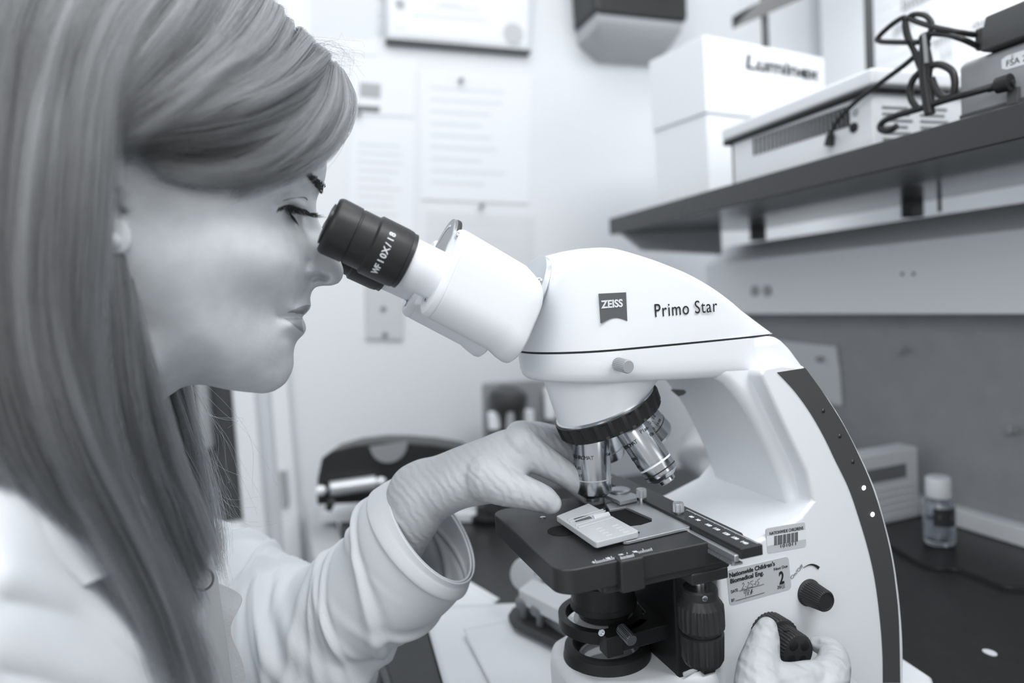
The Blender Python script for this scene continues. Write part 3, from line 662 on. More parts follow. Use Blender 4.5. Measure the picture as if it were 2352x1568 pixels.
# dispenser
dp = thing('wall_dispenser', at(1475, 60, Y=YW), 'black topped grey dispenser hanging on the white wall', 'dispenser')
Yd = YW - .10
a = at(1362, -60, Y=Yd); b = at(1588, 48, Y=Yd); c = at(1372, 40, Y=Yd)
x0, x1 = at(1368, 40, Y=Yd)[0], at(1582, 52, Y=Yd)[0]; zt = at(1475, 34, Y=Yd)[2]
G().xz([(x0, zt), (x0 - .002, zt + .16), (x1 + .004, zt + .16), (x1, zt - .002), (x1 - .01, zt - .006), (x0 + .012, zt - .004)], Yd, YW).put('cover', mat('dispenser_black', 36, .35), dp, smooth=False, bevel=.008)
G().loft([[(x0 + .006, Yd + .004, zt), (x1 - .006, Yd + .004, zt), (x1 - .006, YW, zt), (x0 + .006, YW, zt)], [(x0 + .008, Yd + .012, zt - .022), (x1 - .01, Yd + .012, zt - .022), (x1 - .01, YW, zt - .026), (x0 + .008, YW, zt - .026)], [(x0 + .05, Yd + .05, zt - .046), (x1 - .02, Yd + .05, zt - .046), (x1 - .02, YW, zt - .06), (x0 + .05, YW, zt - .06)]]).put('tray', mat('dispenser_tray', 182, .45), dp, smooth=False, bevel=.002)
# ================================================================== THINGS ON THE SHELF
def hz(v): v = np.array([v[0], v[1], 0]); return v / np.linalg.norm(v)
dL = hz(ray(263, 744)); dR = np.array([dL[1], -dL[0], 0])
if dR @ ray(3865, 515) < 0: dR = -dR
C0 = at(1616, 80, X=.42)
def edge_hit(u, v, p, d):                          # where the ray meets the upright plane through p along d
    n = np.array([d[1], -d[0], 0]); r = ray(u, v); t = ((p - CAM) @ n) / (r @ n); return CAM + r * t
Lw = float((edge_hit(1489, 125, C0, dL) - C0) @ dL); Rw = .275
boxm = mat('white_carton', 231, .6, bump=.03)
def carton(z0, z1, nm, label, inset=0.0, rot=0.0):
    o = thing(nm, (C0[0], C0[1], z0), label, 'box', 'boxes stacked on the shelf')
    p = np.array([C0[0], C0[1], 0]) + dL * inset + dR * inset
    q = [p, p + dL * (Lw - inset * 1.2), p + dL * (Lw - inset * 1.2) + dR * (Rw - inset * 2), p + dR * (Rw - inset * 2)]
    G().prism([(a[0], a[1], z0) for a in q], [(a[0], a[1], z1) for a in q]).put('carton', boxm, o, smooth=False, bevel=.002)
    return o, q
zs1 = edge_hit(1606, 262, C0, dL)[2]
b1, q1 = carton(SHT, zs1 - .001, 'white_box', 'plain white carton at the bottom of the shelf stack', .003)
b2, q2 = carton(zs1 - .001, C0[2], 'white_box', 'white carton with bold black lettering on top of the shelf stack', 0)
p0 = edge_hit(1710, 156, C0, dR) - dL * .0008
text('box_lettering', 'Luminex', p0 , dR, (0, 0, 1), .030, INK, b2, width=float((edge_hit(1882, 184, C0, dR) - p0) @ dR), bold=.0010, shear=.12)
tp_ = [np.array([a[0], a[1], C0[2]]) for a in q2]
G().prism([tp_[0] + (tp_[1] - tp_[0]) * .48, tp_[0] + (tp_[1] - tp_[0]) * .52, tp_[3] + (tp_[2] - tp_[3]) * .52, tp_[3] + (tp_[2] - tp_[3]) * .48], [p + np.array([0, 0, .0004]) for p in (tp_[0] + (tp_[1] - tp_[0]) * .48, tp_[0] + (tp_[1] - tp_[0]) * .52, tp_[3] + (tp_[2] - tp_[3]) * .52, tp_[3] + (tp_[2] - tp_[3]) * .48)]).put('tape', mat('packing_tape', 218, .3), b2, smooth=False)
# vented instrument
XI = .372
yi0 = at(1684, 360, X=XI)[1]; yi1 = at(2003, 200, X=XI)[1]; zi = at(1700, 305, X=XI)[2] - .003
vi = thing('vented_instrument', (XI, (yi0 + yi1) / 2, SHT), 'white bench instrument with a row of vent slots and a black rimmed lid', 'instrument')
G().bb((XI, yi1, SHT), (XI + .17, yi0, zi - .006)).put('case', mat('instrument_white', 226, .5), vi, smooth=False, bevel=.002)
G().bb((XI - .006, yi1 - .006, zi - .0075), (XI + .176, yi0 + .014, zi - .001)).put('lid_rim', mat('rim_black', 26, .5), vi, smooth=False, bevel=.003)
G().bb((XI - .004, yi1 - .004, zi - .001), (XI + .176, yi0 + .018, zi + .016)).put('lid', mat('instrument_white', 226, .5), vi, smooth=False, bevel=.004)
G().bb((XI + .004, yi0, SHT), (XI + .17, yi0 + .008, zi - .006)).put('side_recess_shade', mat('recess_shade_grey', 120, .6), vi, smooth=False)  # grey slab: shade under the lid overhang put into its colour
vs = G().bb((XI - .0006, -.0021, -.0105), (XI + .0006, .0021, .0105)).put('vent_slot', mat('slot_dark', 44, .7), vi, smooth=False)
n = 24
for k in range(n):
    o = vs if k == 0 else vs.copy()
    if k: COL.objects.link(o)
    t = k / (n - 1); pp = at(1733 + 215 * t, 337 - 70 * t, X=XI); o.location = (0, pp[1], pp[2])
pq = at(1962, 293, X=XI); G().lathe([(.005, 0), (.005, .0015), (.003, .003)], pq, (-1, 0, 0), 16).put('socket', mat('rim_black', 26, .5), vi)
pq = at(1965, 258, X=XI); G().lathe([(.004, 0), (.004, .0008)], pq, (-1, 0, 0), 16).put('plug_hole', mat('socket_grey', 172, .5), vi)
g = G()
for k in range(7):
    for j in range(2):
        x = XI + .012 + j * .05; z = zi - .020 - k * .0062
        g.bb((x, yi1 - .0004, z - .0028), (x + .030 + .012 * random.random(), yi1, z))
g.put('rating_print', mat('print_grey', 128, .7), vi, smooth=False, kind='stuff')
# grey device with label, power brick on top
XD = .382
gd = thing('grey_device', (XD, -.02, SHT), 'grey electronic box with a white label at the right end of the shelf', 'device')
y0 = at(2203, 200, X=XD)[1]; z0 = at(2203, 255, X=XD)[2]; z1 = at(2206, 143, X=XD)[2]
G().bb((XD + .002, -.22, SHT), (XD + .13, y0 - .003, z0 + .002)).put('foot_rail', mat('rim_black', 26, .5), gd, smooth=False)
G().xz([(XD, z0 - .006), (XD + .14, z0 - .006), (XD + .14, z1), (XD + .006, z1), (XD, z1 - .004)], -.22, y0).put('case', mat('device_grey', 158, .5), gd, smooth=False, bevel=.003)
G().bb((XD - .001, -.22, z0 - .010), (XD + .14, y0, z0 - .004)).put('lower_band', mat('device_dark_grey', 84, .5), gd, smooth=False, bevel=.001)
P = [at(u, v, X=XD - .0004) for u, v in ((2300, 137), (2312, 128), (2420, 92), (2420, 128), (2312, 160), (2301, 158))]
lb = G().prism(P, [p + np.array([.001, 0, 0]) for p in P]).put('device_label', mat('white_label', 236, .4), gd, smooth=False)
p0 = at(2310, 154, X=XD - .0006); p1 = at(2357, 139, X=XD - .0006)
text('label_text', 'FSA 250', p0, p1 - p0, (0, 0, 1), .0070, INK, lb)
text('label_text', 'E', at(2322, 137, X=XD - .0006), p1 - p0, (0, 0, 1), .005, midp, lb)
for k in range(6):
    pp = at(2318 + 4 * k, 198 - k, X=XD - .0022); G().bb((XD - .004, pp[1] - .0008, SHT + .006), (XD + .003, pp[1] + .0008, SHT + .0185)).put('contact_fin', mat('fin_grey', 96, .4), gd, smooth=False)
pb = thing('power_brick', (XD + .03, -.03, z1), 'black power adapter lying on the grey electronic box', 'power adapter')
q = at(2243, 100, X=XD - .004)
yb = at(2262, 70, X=XD)[1]
G().xz([(XD - .006, z1), (XD + .10, z1), (XD + .10, z1 + .030), (XD, z1 + .030), (XD - .006, z1 + .012)], -.22, yb).put('case', mat('adapter_black', 66, .5), pb, smooth=False, bevel=.002)
G().bb((XD - .002, yb, z1 + .004), (XD + .02, yb + .008, z1 + .022)).put('strain_relief', mat('adapter_black', 66, .5), pb, smooth=False, bevel=.002)
# cable bundle
cb = thing('cable_bundle', (XI - .01, .05, SHT), 'looped and tied black power cable hanging over the shelf edge', 'cable')
cm = mat('cable_black', 30, .4)
XC = .362
def cab(px, r=.0024, name='cable', X0=XC, dx=None):
    P = [at(p[0], p[1], X=(p[2] if len(p) > 2 else X0)) for p in px]
    G().tube(catmull(P, 60), r, 10).put(name, cm, cb)
cab([(2240, 80, .38), (2190, 72), (2130, 58), (2090, 42), (2100, 33), (2125, 36), (2140, 55), (2133, 85), (2125, 110), (2122, 140), (2120, 160)])
cab([(2252, 110, .385), (2210, 90), (2165, 78), (2120, 82), (2118, 110), (2112, 150)])
cab([(2120, 165), (2108, 130), (2085, 90), (2078, 60), (2078, 40), (2050, 55), (2018, 85), (2022, 95), (2060, 97), (2110, 97)])
cab([(2078, 40), (2085, 75), (2100, 120), (2115, 160), (2135, 200), (2140, 235)])
cab([(2122, 90), (2130, 120), (2135, 150), (2132, 190), (2140, 240)], .003)
cab([(2098, 132), (2070, 155), (2020, 192), (1970, 230), (1925, 275), (1908, 310), (1905, 332)])
cab([(2106, 248), (2092, 225), (2092, 195), (2110, 168), (2150, 148), (2183, 160), (2193, 185), (2190, 215), (2180, 222), (2165, 222), (2150, 205), (2140, 180)], .003)
cab([(2330, 190, .375), (2280, 200, .37), (2230, 213), (2170, 230), (2110, 250), (2060, 265), (2028, 280), (2022, 296), (2040, 300), (2060, 290)], .003)
cab([(2125, 100), (2122, 150), (2126, 200), (2136, 262)], .0045, 'tied_cables')
G().tube([at(2122, 78, X=XC - .004), at(2124, 95, X=XC - .004), at(2128, 145, X=XC - .004)], .0016, 8).put('cable_tie', mat('tie_clear', 150, .3), cb)
a = at(2270, 203, X=.37); b = at(2322, 188, X=.372)
G().tube([a, a * .7 + b * .3, a * .6 + b * .4, b], [.0035, .0035, .0065, .007], 12).put('plug', cm, cb)
G().tube([at(1908, 308, X=XI - .004), at(1904, 334, X=XI - .003)], [.004, .0052], 10).put('plug', cm, cb)
# writing board behind the shelf and a glossy poster
wb = G().bb((.98, -.75, .45), (1.0, .33, 1.25)).put('whiteboard', mat('whiteboard', 240, .35), smooth=False); tag(wb, 'white writing board with faint handwriting behind the shelf', 'whiteboard')
for s, u, v, sz in (('bitation  8', 2070, 26, .034), ('plan   1', 2052, 78, .026), ('xmr', 2140, 108, .026), ('11', 2158, 140, .024), ('data', 2230, 70, .022)):
    text('handwriting', s, at(u, v, X=.979), (0, -1, -.0), (0, 0, 1), sz, mat('pen_grey', 120, .6), wb, sx=1.0)
po = thing('wall_poster', (.98, .6, .7), 'glossy white poster seen between the shelf posts', 'poster')
G().bb((.985, .36, .62), (1.0, .80, 1.2)).put('sheet', mat('poster_white', 226, .15, coat=.6), po, smooth=False)
g = G()
for k in range(7): g.bb((.9845, .40, .72 + k * .02), (.985, .62 + .05 * random.random(), .724 + k * .02))
g.put('printed_lines', faint, po, smooth=False, kind='stuff')
# ================================================================== PINBOARD THINGS
XP = .598
P = [at(u, v, X=XP) for u, v in ((1780, 780), (1850, 788), (1922, 795), (1930, 850), (1936, 932), (1780, 900))]
pn = G().prism([p + np.array([-.002, 0, 0]) for p in P], P).put('pinned_note', mat('note_paper', 206, .7, bump=.3, bscale=60), smooth=False); tag(pn, 'pale curled note pinned to the dark board behind the microscope', 'note')
pm2 = mat('clear_pin', 150, .25, coat=.4)
for (u, v, lb) in ((2082, 806, 'grey push pin alone on the dark board, upper one'), (2338, 990, 'grey push pin near the right edge of the dark board'), (1893, 826, 'pale push pin in the curled note')):
    o = G().lathe([(.0008, 0), (.0008, .003), (.0048, .004), (.0034, .009), (.0046, .0115), (.003, .012)], at(u, v, X=XP), (-1, .25, .25), 14).put('push_pin', pm2); tag(o, lb, 'pin', 'pins in the dark board')
# ================================================================== THINGS ON THE BENCH
# display stand card box near the back
cbx = thing('card_holder', at(2060, 1195, Z=0), 'white ribbed box with a grey slot behind the microscope arm', 'box')
e0 = at(2113, 1186, Z=0); e1 = at(1950, 1222, Z=0); dH = nrm(e1 - e0); dN = np.array([-dH[1], dH[0], 0]); dN = dN if dN @ (e0 - CAM) > 0 else -dN
hgt = .093
G().prism([e0, e1, e1 + dN * .03, e0 + dN * .03], [p + np.array([0, 0, hgt]) for p in (e0, e1, e1 + dN * .03, e0 + dN * .03)]).put('case', mat('holder_white', 222, .5), cbx, smooth=False, bevel=.003)
s0 = e0 + dH * .022 - dN * .0006
G().prism([s0 + np.array([0, 0, .056]), s0 + dH * .08 + np.array([0, 0, .056]), s0 + dH * .08 + np.array([0, 0, .074]), s0 + np.array([0, 0, .074])], [p + dN * .002 for p in (s0 + np.array([0, 0, .056]), s0 + dH * .08 + np.array([0, 0, .056]), s0 + dH * .08 + np.array([0, 0, .074]), s0 + np.array([0, 0, .074]))]).put('slot', mat('slot_grey', 118, .6), cbx, smooth=False)
for k in range(5):
    a = e0 + dH * .012 - dN * .0005 + np.array([0, 0, .010 + k * .009])
    G().tube([a, a + dH * .10], .0012, 6).put('rib', mat('holder_white', 222, .5), cbx)
# sanitiser bottle
bo = thing('sanitiser_bottle', at(2153, 1258, Z=0), 'small clear bottle with a white cap and a dark label on the bench', 'bottle')
bc = at(2153, 1250, Z=0) + np.array([.006, .002, 0]); s = .0165
G().lathe([(.0001, .0006), (s * .9, .0006), (s, .003), (s, .044), (s * .92, .050), (s * .55, .056), (s * .5, .060), (s * .44, .060), (s * .44, .056), (s * .82, .049), (s * .93, .043), (s * .93, .006), (.0001, .006)], bc, (0, 0, 1), 40).put('bottle_body', mat('clear_plastic', 245, .05, trans=1.0, ior=1.46), bo)
G().lathe([(.0001, .0075), (s * .90, .0075), (s * .90, .030), (.0001, .030)], bc, (0, 0, 1), 36).put('gel', mat('clear_gel', 225, .05, trans=.95, ior=1.35), bo)
G().lathe([(s * .80, .056), (s * .82, .0575), (s * .80, .0775), (s * .74, .079), (.0001, .079)], bc, (0, 0, 1), 32).put('cap', mat('cap_white', 226, .4), bo)
lr = G(); pts = []
wv = nrm((CAM - bc) * np.array([1, 1, 0])); sv = np.array([-wv[1], wv[0], 0]); sv = sv if sv @ (RM @ np.array([1, 0, 0])) > 0 else -sv
ring = []
for t in np.linspace(-.35, 1.25, 18): ring.append(bc + (wv * math.cos(t) + sv * math.sin(t)) * (s + .0004))
lr.grid([[p + np.array([0, 0, .0245]) for p in ring], [p + np.array([0, 0, .0455]) for p in ring]])
lo = lr.put('bottle_label', mat('label_dark', 50, .5), bo)
text('label_text', 'PURELL', bc + (wv * .99 - sv * .0) * (s + .0012) + sv * .0 + np.array([0, 0, .034]), sv * .8 + wv * -.35, (0, 0, 1), .0048, mat('label_print', 150, .6), lo)
# cable on the bench and a chad of white paper
cpts = [at(u, v, Z=.0025) for u, v in ((2000, 1225), (2060, 1262), (2110, 1292), (2150, 1304), (2200, 1308), (2250, 1325), (2300, 1345), (2360, 1352), (2440, 1360))]
o = G().tube(catmull(cpts, 70), .0018, 8).put('black_cable', mat('cord_black', 26, .4)); tag(o, 'thin black cable lying on the bench right of the microscope', 'cable')
c = at(2273, 1499, Z=0); o = G().xy([(c[0] + .0042 * math.cos(t * PI / 10) * (1 + .12 * math.cos(t * PI / 10)), c[1] + .0056 * math.sin(t * PI / 10)) for t in range(20)], .0, .0006).put('paper_scrap', paper, smooth=False); tag(o, 'tiny white paper scrap on the black bench', 'paper')
# crumpled clear bag seen through the arm opening
def blob(c, r, amp, seed, n=26, m=18):
    rr = np.random.default_rng(seed); ph = rr.uniform(0, 6.28, (8, 3)); fr = rr.uniform(2, 7, (8, 3)); rings = []
    for j in range(1, m):
        a = PI * j / m; R = []
        for i in range(n):
            t = 2 * PI * i / n; d = np.array([math.sin(a) * math.cos(t), math.sin(a) * math.sin(t), math.cos(a)])
            w = 1 + amp * sum(math.sin(fr[k] @ d + ph[k, 0]) for k in range(8)) / 3
            p = np.array(c) + d * np.array(r) * w
            R.append(p)
        rings.append(R)
    return G().loft(rings)
o = blob((.43, .42, .068), (.075, .085, .055), .16, 4).put('plastic_bag', mat('clear_bag', 236, .25, trans=.25, alpha=.92, bump=.8, bscale=60), auto=0); tag(o, 'crumpled translucent plastic bag on the bench behind the objectives', 'bag')
# bench clamp device (grey beam with two thumb screws on a dark plate)
cd = thing('bench_clamp', at(1250, 1440, Z=0), 'grey metal clamp with two thumb screws on a dark plate, left of the microscope', 'clamp')
pl = [at(u, v, Z=.012) for u, v in ((1168, 1428), (1178, 1412), (1215, 1398), (1330, 1445), (1330, 1510), (1290, 1500), (1230, 1470), (1180, 1446))]
G().prism(pl, [p + np.array([0, 0, .008]) for p in pl]).put('plate', mat('clamp_dark', 62, .5), cd, smooth=False, bevel=.002)
cg = mat('clamp_grey', 172, .45)
def cq(px, Y): return [at(u, v, Y=Y) for u, v in px]
def zq(px, Z): return [at(u, v, Z=Z) for u, v in px]
A = zq([(1190, 1352), (1222, 1326), (1345, 1376), (1330, 1420), (1300, 1408)], .048)
G().prism([p - np.array([0, 0, .014]) for p in A], A).put('beam', mat('clamp_pale', 206, .4), cd, smooth=False, bevel=.002)
A = zq([(1200, 1362), (1228, 1340), (1350, 1392), (1320, 1440)], .034)
G().prism([p - np.array([0, 0, .016]) for p in A], A).put('post', mat('clamp_mid', 138, .5), cd, smooth=False, bevel=.002)
k = at(1212, 1318, Z=.050); G().lathe([(.0001, -.006), (.0155, -.006), (.0165, -.004), (.0165, .004), (.0155, .006), (.0001, .006)], k, (-.55, -.8, .25), 32).put('round_end', mat('clamp_pale', 206, .4), cd)
G().bb(k + np.array([.004, -.010, -.004]), k + np.array([.018, -.002, .004])).put('slot', mat('clamp_dark', 62, .5), cd, smooth=False)
for (u, v) in ((1204, 1385), (1240, 1402)):
    k = at(u, v, Z=.034); G().lathe([(.0001, -.014), (.0035, -.014), (.0035, -.003), (.0080, -.002, 1), (.0086, .002, 1), (.0075, .0045), (.0001, .005)], k, (0, -.1, 1), ribs=16, rd=.0006).put('thumb_screw', mat('clamp_screw', 128, .4, .2), cd)
# paper towels under the clamp
def drape(px, z, label, name='paper_towel', lift=0.0, m=None, n=16, th=.0008):
    P = [at(u, v, Z=z) for u, v in px]; rows_ = []
    for j in range(n + 1):
        t = j / n; row = []
        for i in range(n + 1):
            s_ = i / n; p = P[0] * (1 - s_) * (1 - t) + P[1] * s_ * (1 - t) + P[2] * s_ * t + P[3] * (1 - s_) * t
            w = lift * (math.sin(3.1 * s_ + 1) * math.sin(2.3 * t + .5) * .5 + .5) + (.004 * math.exp(-((t - .02) / .06) ** 2))
            row.append(p + np.array([0, 0, w]))
        rows_.append(row)
    g = G().grid(rows_); o = g.put(name, m or mat('paper_towel', 226, .85, bump=.25, bscale=500), auto=0)
    s = o.modifiers.new('thick', 'SOLIDIFY'); s.thickness = th
    return tag(o, label, 'paper towel', 'paper towels on the bench')
drape([(972, 1408), (1300, 1392), (1420, 1640), (1050, 1690)], .001, 'white paper towel spread flat at the front edge of the bench', lift=.003)
drape([(1065, 1458), (1250, 1420), (1400, 1600), (1170, 1660)], .0065, 'white paper towel lying on top of the spread towel', lift=.002)
drape([(1055, 1338), (1148, 1386), (1060, 1405), (960, 1406)], .003, 'folded white paper towel below the coat cuff', lift=.006)
# arched black desktop device with a silver roller
ad = thing('laminator', at(890, 1190, Y=.62), 'black arched desktop device with a silver roller beside the back wall', 'device')
Ya = .56
arc = [(727, 1160), (728, 1100), (738, 1052), (760, 1036), (810, 1022), (870, 1015), (920, 1015), (990, 1020), (1050, 1030), (1085, 1050), (1090, 1145)]
A = cq(arc, Ya); G().prism(A, [p + np.array([.02, .05, 0]) for p in A]).put('arched_cover', mat('laminator_black', 44, .35), ad, smooth=False, bevel=.003)
c = at(892, 1018, Y=Ya - .001)
G().prism([c + np.array([.0265 * math.cos(PI + PI * k / 20), 0, .0265 * math.sin(PI + PI * k / 20) - .001]) for k in range(21)], [c + np.array([.0265 * math.cos(PI + PI * k / 20), -.003, .0265 * math.sin(PI + PI * k / 20) - .001]) for k in range(21)]).put('round_badge', mat('badge_pale', 148, .5), ad)
rc = [at(758, 1123, Y=Ya - .016), at(862, 1108, Y=Ya - .016)]
rl = G().tube([rc[0], rc[1]], .0105, 24).put('roller', mat('roller_silver', 200, .35, .5), ad)
for p in (rc[0] + (rc[0] - rc[1]) * .2, rc[1] + (rc[1] - rc[0]) * .12):
    G().ball(p, (.0085, .006, .007), 16, 10).put('roller_knob', mat('roller_bright', 238, .25, .3), ad)
G().tube([rc[0] + np.array([-.004, .002, -.018]), rc[0] + np.array([.004, .0, -.022])], .011, 16).put('rubber_foot', mat('rim_black', 26, .5), ad)
A = zq([(735, 1200), (1095, 1200), (1095, 1150), (800, 1150)], .001); G().prism(A, [p + np.array([0, 0, .014]) for p in A]).put('base_tray', mat('tray_white', 226, .4), ad, smooth=False, bevel=.002)
A = cq([(690, 1196), (1000, 1200), (1000, 1212), (700, 1210)], Ya - .03)
tb = G().bb((-.175, .50, -.9), (-.132, .80, -.006)).put('side_cabinet', mat('side_cabinet_grey', 186, .5), smooth=False, bevel=.004); tag(tb, 'pale grey cabinet end standing at the end of the bench', 'cabinet')
# scanner in cradle on a grey panel
hs = thing('hand_piece_station', (.19, .70, 0), 'grey panelled station with a dark hand piece and two bright tubes', 'device')
Yh = .70
A = cq([(1113, 885), (1118, 880), (1340, 866), (1345, 1130), (1118, 1130)], Yh); G().prism(A, [p + np.array([0, .02, 0]) for p in A]).put('panel', mat('station_grey', 146, .5), hs, smooth=False, bevel=.003)
hpm = mat('hand_piece_dark', 66, .45)
hc = [at(u, v, Y=Yh - .022) for u, v in ((1170, 886), (1168, 900), (1168, 915), (1170, 932), (1173, 955), (1174, 990), (1174, 1040))]
G().tube(hc, [.014, .030, .033, .030, .021, .017, .016], 24).put('hand_piece', hpm, hs)
G().tube([at(1172, 945, Y=Yh - .043), at(1174, 1040, Y=Yh - .043)], [.006, .0115], 12).put('pale_grip', mat('grip_grey', 168, .5), hs)
for (u, v0, v1) in ((1134, 945, 986), (1212, 940, 980), (1262, 890, 962)):
    G().tube([at(u, v0, Y=Yh - .018), at(u, v0 + 3, Y=Yh - .018), at(u + 2, v1 - 3, Y=Yh - .018), at(u + 2, v1, Y=Yh - .018)], [.007, .0105, .0105, .007], 16).put('bright_tube', mat('bright_tube', 248, .3), hs)
A = cq([(1100, 1060), (1240, 1060), (1240, 1230), (1100, 1230)], .52)
st3 = thing('dark_stand', (.10, .5, 0), 'dark blurred stand with a black ring foot behind the microscope stage', 'stand')
p = at(1120, 1195, Z=0)
G().lathe([(.0001, .0), (.032, 0), (.034, .004), (.034, .010), (.026, .014), (.0001, .014)], (p[0] + .01, p[1], 0), (0, 0, 1), 32).put('ring_foot', mat('rim_black', 26, .5), st3)
G().lathe([(.012, .013), (.011, .045), (.022, .05), (.022, .058), (.0001, .058)], (p[0] + .01, p[1], 0), (0, 0, 1), 28).put('column', mat('stand_dark', 60, .5), st3)
# ================================================================== PERSON
PE = thing('person', (-.34, .0, -.9), 'woman with long straight fair hair in a white lab coat looking into the microscope', 'person')
mm = .001
OUTL = [(748, 350), (750, 385), (747, 412), (739, 431), (730, 450), (726, 470), (727, 490), (733, 510), (743, 530), (757, 556), (771, 580), (783, 602), (789, 620), (787, 637), (778, 650), (762, 656), (742, 656), (727, 658), (717, 667), (713, 681), (713, 692), (715, 701), (711, 712), (702, 721), (692, 727), (697, 734), (703, 746), (703, 760), (696, 770), (685, 779), (677, 793), (674, 815), (675, 835), (671, 853), (657, 879), (631, 898), (605, 903), (561, 899), (520, 893), (483, 885), (456, 881), (420, 888), (370, 915), (300, 960), (200, 940), (100, 850), (20, 700), (-20, 500), (0, 300), (70, 120), (190, -10), (340, -75), (485, -30), (588, 62), (672, 158), (720, 245), (741, 305)]
CTRL = [(600, 430, 62), (520, 560, 66), (620, 570, 54), (430, 600, 69), (340, 760, 57), (560, 690, 50), (480, 780, 52), (630, 845, 21), (580, 860, 28), (646, 722, 27), (690, 690, 14), (727, 628, 15), (742, 590, 12.5), (768, 628, 9.5), (716, 540, 14), (722, 500, 9), (703, 490, 19), (645, 478, 45), (685, 470, 33), (735, 400, 21), (735, 440, 12), (690, 405, 42), (700, 300, 46), (600, 250, 62), (400, 200, 73), (200, 400, 75), (200, 200, 70), (60, 500, 52), (330, 880, 48), (450, 838, 40), (520, 855, 36), (665, 600, 43), (650, 660, 38), (697, 600, 24), (690, 650, 22), (670, 745, 23), (660, 790, 21), (735, 650, 8), (757, 649, 7), (715, 648, 11), (690, 710, 17), (690, 745, 14), (300, 600, 72), (520, 420, 68), (700, 560, 24), (560, 790, 42), (620, 770, 33), (400, 480, 71)]
cpt = [at(u, v, Y=-w * mm) for u, v, w in CTRL]; opt = [at(u, v, Y=0) for u, v in OUTL]
def dens(P, n):
    P = np.array(P); Q = np.vstack([P, P[:1]]); L = np.r_[0, np.cumsum(np.linalg.norm(np.diff(Q, axis=0), axis=1))]
    s = np.linspace(0, L[-1], n, endpoint=False); return np.column_stack([np.interp(s, L, Q[:, k]) for k in range(3)])
OD = dens(opt, 150)
KX = np.array([(p[0], p[2]) for p in cpt] + [(p[0], p[2]) for p in OD]) * 1000
KH = np.array([c[2] ** 2 for c in CTRL] + [0.0] * len(OD))
def U(r2): return np.where(r2 > 1e-9, r2 * np.log(np.maximum(r2, 1e-9)), 0)
N = len(KX); K = U(((KX[:, None] - KX[None]) ** 2).sum(-1)) + np.eye(N) * 2.0
PP = np.column_stack([np.ones(N), KX]); AA = np.block([[K, PP], [PP.T, np.zeros((3, 3))]])
SOL = np.linalg.solve(AA, np.r_[KH, 0, 0, 0])
def H2(xz):
    xz = np.atleast_2d(xz) * 1000; return U(((xz[:, None] - KX[None]) ** 2).sum(-1)) @ SOL[:N] + np.column_stack([np.ones(len(xz)), xz]) @ SOL[N:]
# sculpted detail: (pixel path, half width guess mm, depth mm, sigma mm)
DET = [([(716, 639), (733, 633), (751, 638)], 14, -13.0, 1.25), ([(709, 603), (701, 622), (703, 642), (716, 651)], 18, -4.0, 1.3), ([(722, 628)], 15, 3.0, 4),
       ([(706, 655), (690, 690), (668, 725)], 22, -2.8, 2.2), ([(641, 725), (668, 724), (690, 726)], 21, -7.0, 1.1), ([(672, 713), (692, 708), (706, 706)], 16, 1.8, 2.0), ([(676, 740), (695, 745)], 14, 2.4, 2.8), ([(660, 775), (678, 782)], 18, -2.6, 3),
       ([(648, 463), (672, 456), (700, 454)], 34, -2.6, 1.0), ([(636, 480), (655, 474), (680, 480), (702, 486)], 34, -3.0, 1.4), ([(680, 468)], 33, 3.6, 4), ([(690, 505), (712, 520)], 24, -5.0, 4.5), ([(716, 440), (700, 447)], 26, -4.0, 3.5), ([(720, 425), (690, 400)], 30, 2.0, 4), ([(600, 610)], 55, 2.5, 15), ([(252, 372), (256, 420)], 72, -8, 3.4), ([(270, 474)], 72, -6, 2.6), ([(290, 438)], 70, 1.0, 2.2), ([(644, 726)], 27, -1.4, 2.5)]
DP = []
for path, w, dep, sg in DET:
    q = np.array([at(u, v, Y=-w * mm)[[0, 2]] for u, v in path]); DP.append((q * 1000, dep, sg))
def Wf(xz):
    xz = np.atleast_2d(np.asarray(xz, float)); w = np.sqrt(np.maximum(H2(xz), 0)); p = xz * 1000
    for q, dep, sg in DP:
        if len(q) == 1: d2 = ((p - q[0]) ** 2).sum(-1)
        else:
            d2 = np.full(len(p), 1e9)
            for a, b in zip(q[:-1], q[1:]):
                ab = b - a; t = np.clip(((p - a) @ ab) / (ab @ ab), 0, 1); d2 = np.minimum(d2, ((p - a - t[:, None] * ab) ** 2).sum(-1))
        w = w + dep * np.exp(-d2 / (2 * sg * sg)) * np.clip(w / 8, 0, 1)
    return np.maximum(w, 0) * mm
def head_pt(u, v, off=0.0):
    w = .03
    for _ in range(14):
        p = at(u, v, Y=-w); w = .5 * w + .5 * (float(Wf([(p[0], p[2])])[0]) + off)
    return at(u, v, Y=-w)
cc = at(430, 520, Y=0); c2 = np.array([cc[0], cc[2]]); ox = np.array([(p[0], p[2]) for p in opt])
ang = np.unwrap(np.arctan2(ox[:, 1] - c2[1], ox[:, 0] - c2[0])); 
NT, NR = 460, 72
OS = dens(opt, NT); OS2 = OS[:, [0, 2]]
rr_ = np.sin(np.linspace(0, PI / 2, NR + 1))[1:]
g = G(); VL = []; VR = []
allp = np.array([c2 + (OS2 - c2) * r for r in rr_]).reshape(-1, 2)
wv_ = np.concatenate([Wf(allp[i:i + 4000]) for i in range(0, len(allp), 4000)]).reshape(NR, NT)
w0 = float(Wf([c2])[0])
V = [(c2[0], -w0, c2[1]), (c2[0], w0, c2[1])]; idx = {}
for sgn, s in ((0, -1), (1, 1)):
    for j in range(NR):
        for i in range(NT):
            if j == NR - 1 and sgn == 1: idx[(1, j, i)] = idx[(0, j, i)]; continue
            x, z = c2 + (OS2[i] - c2) * rr_[j]; idx[(sgn, j, i)] = len(V); V.append((x, s * (wv_[j, i] if j < NR - 1 else 0), z))
F_ = []
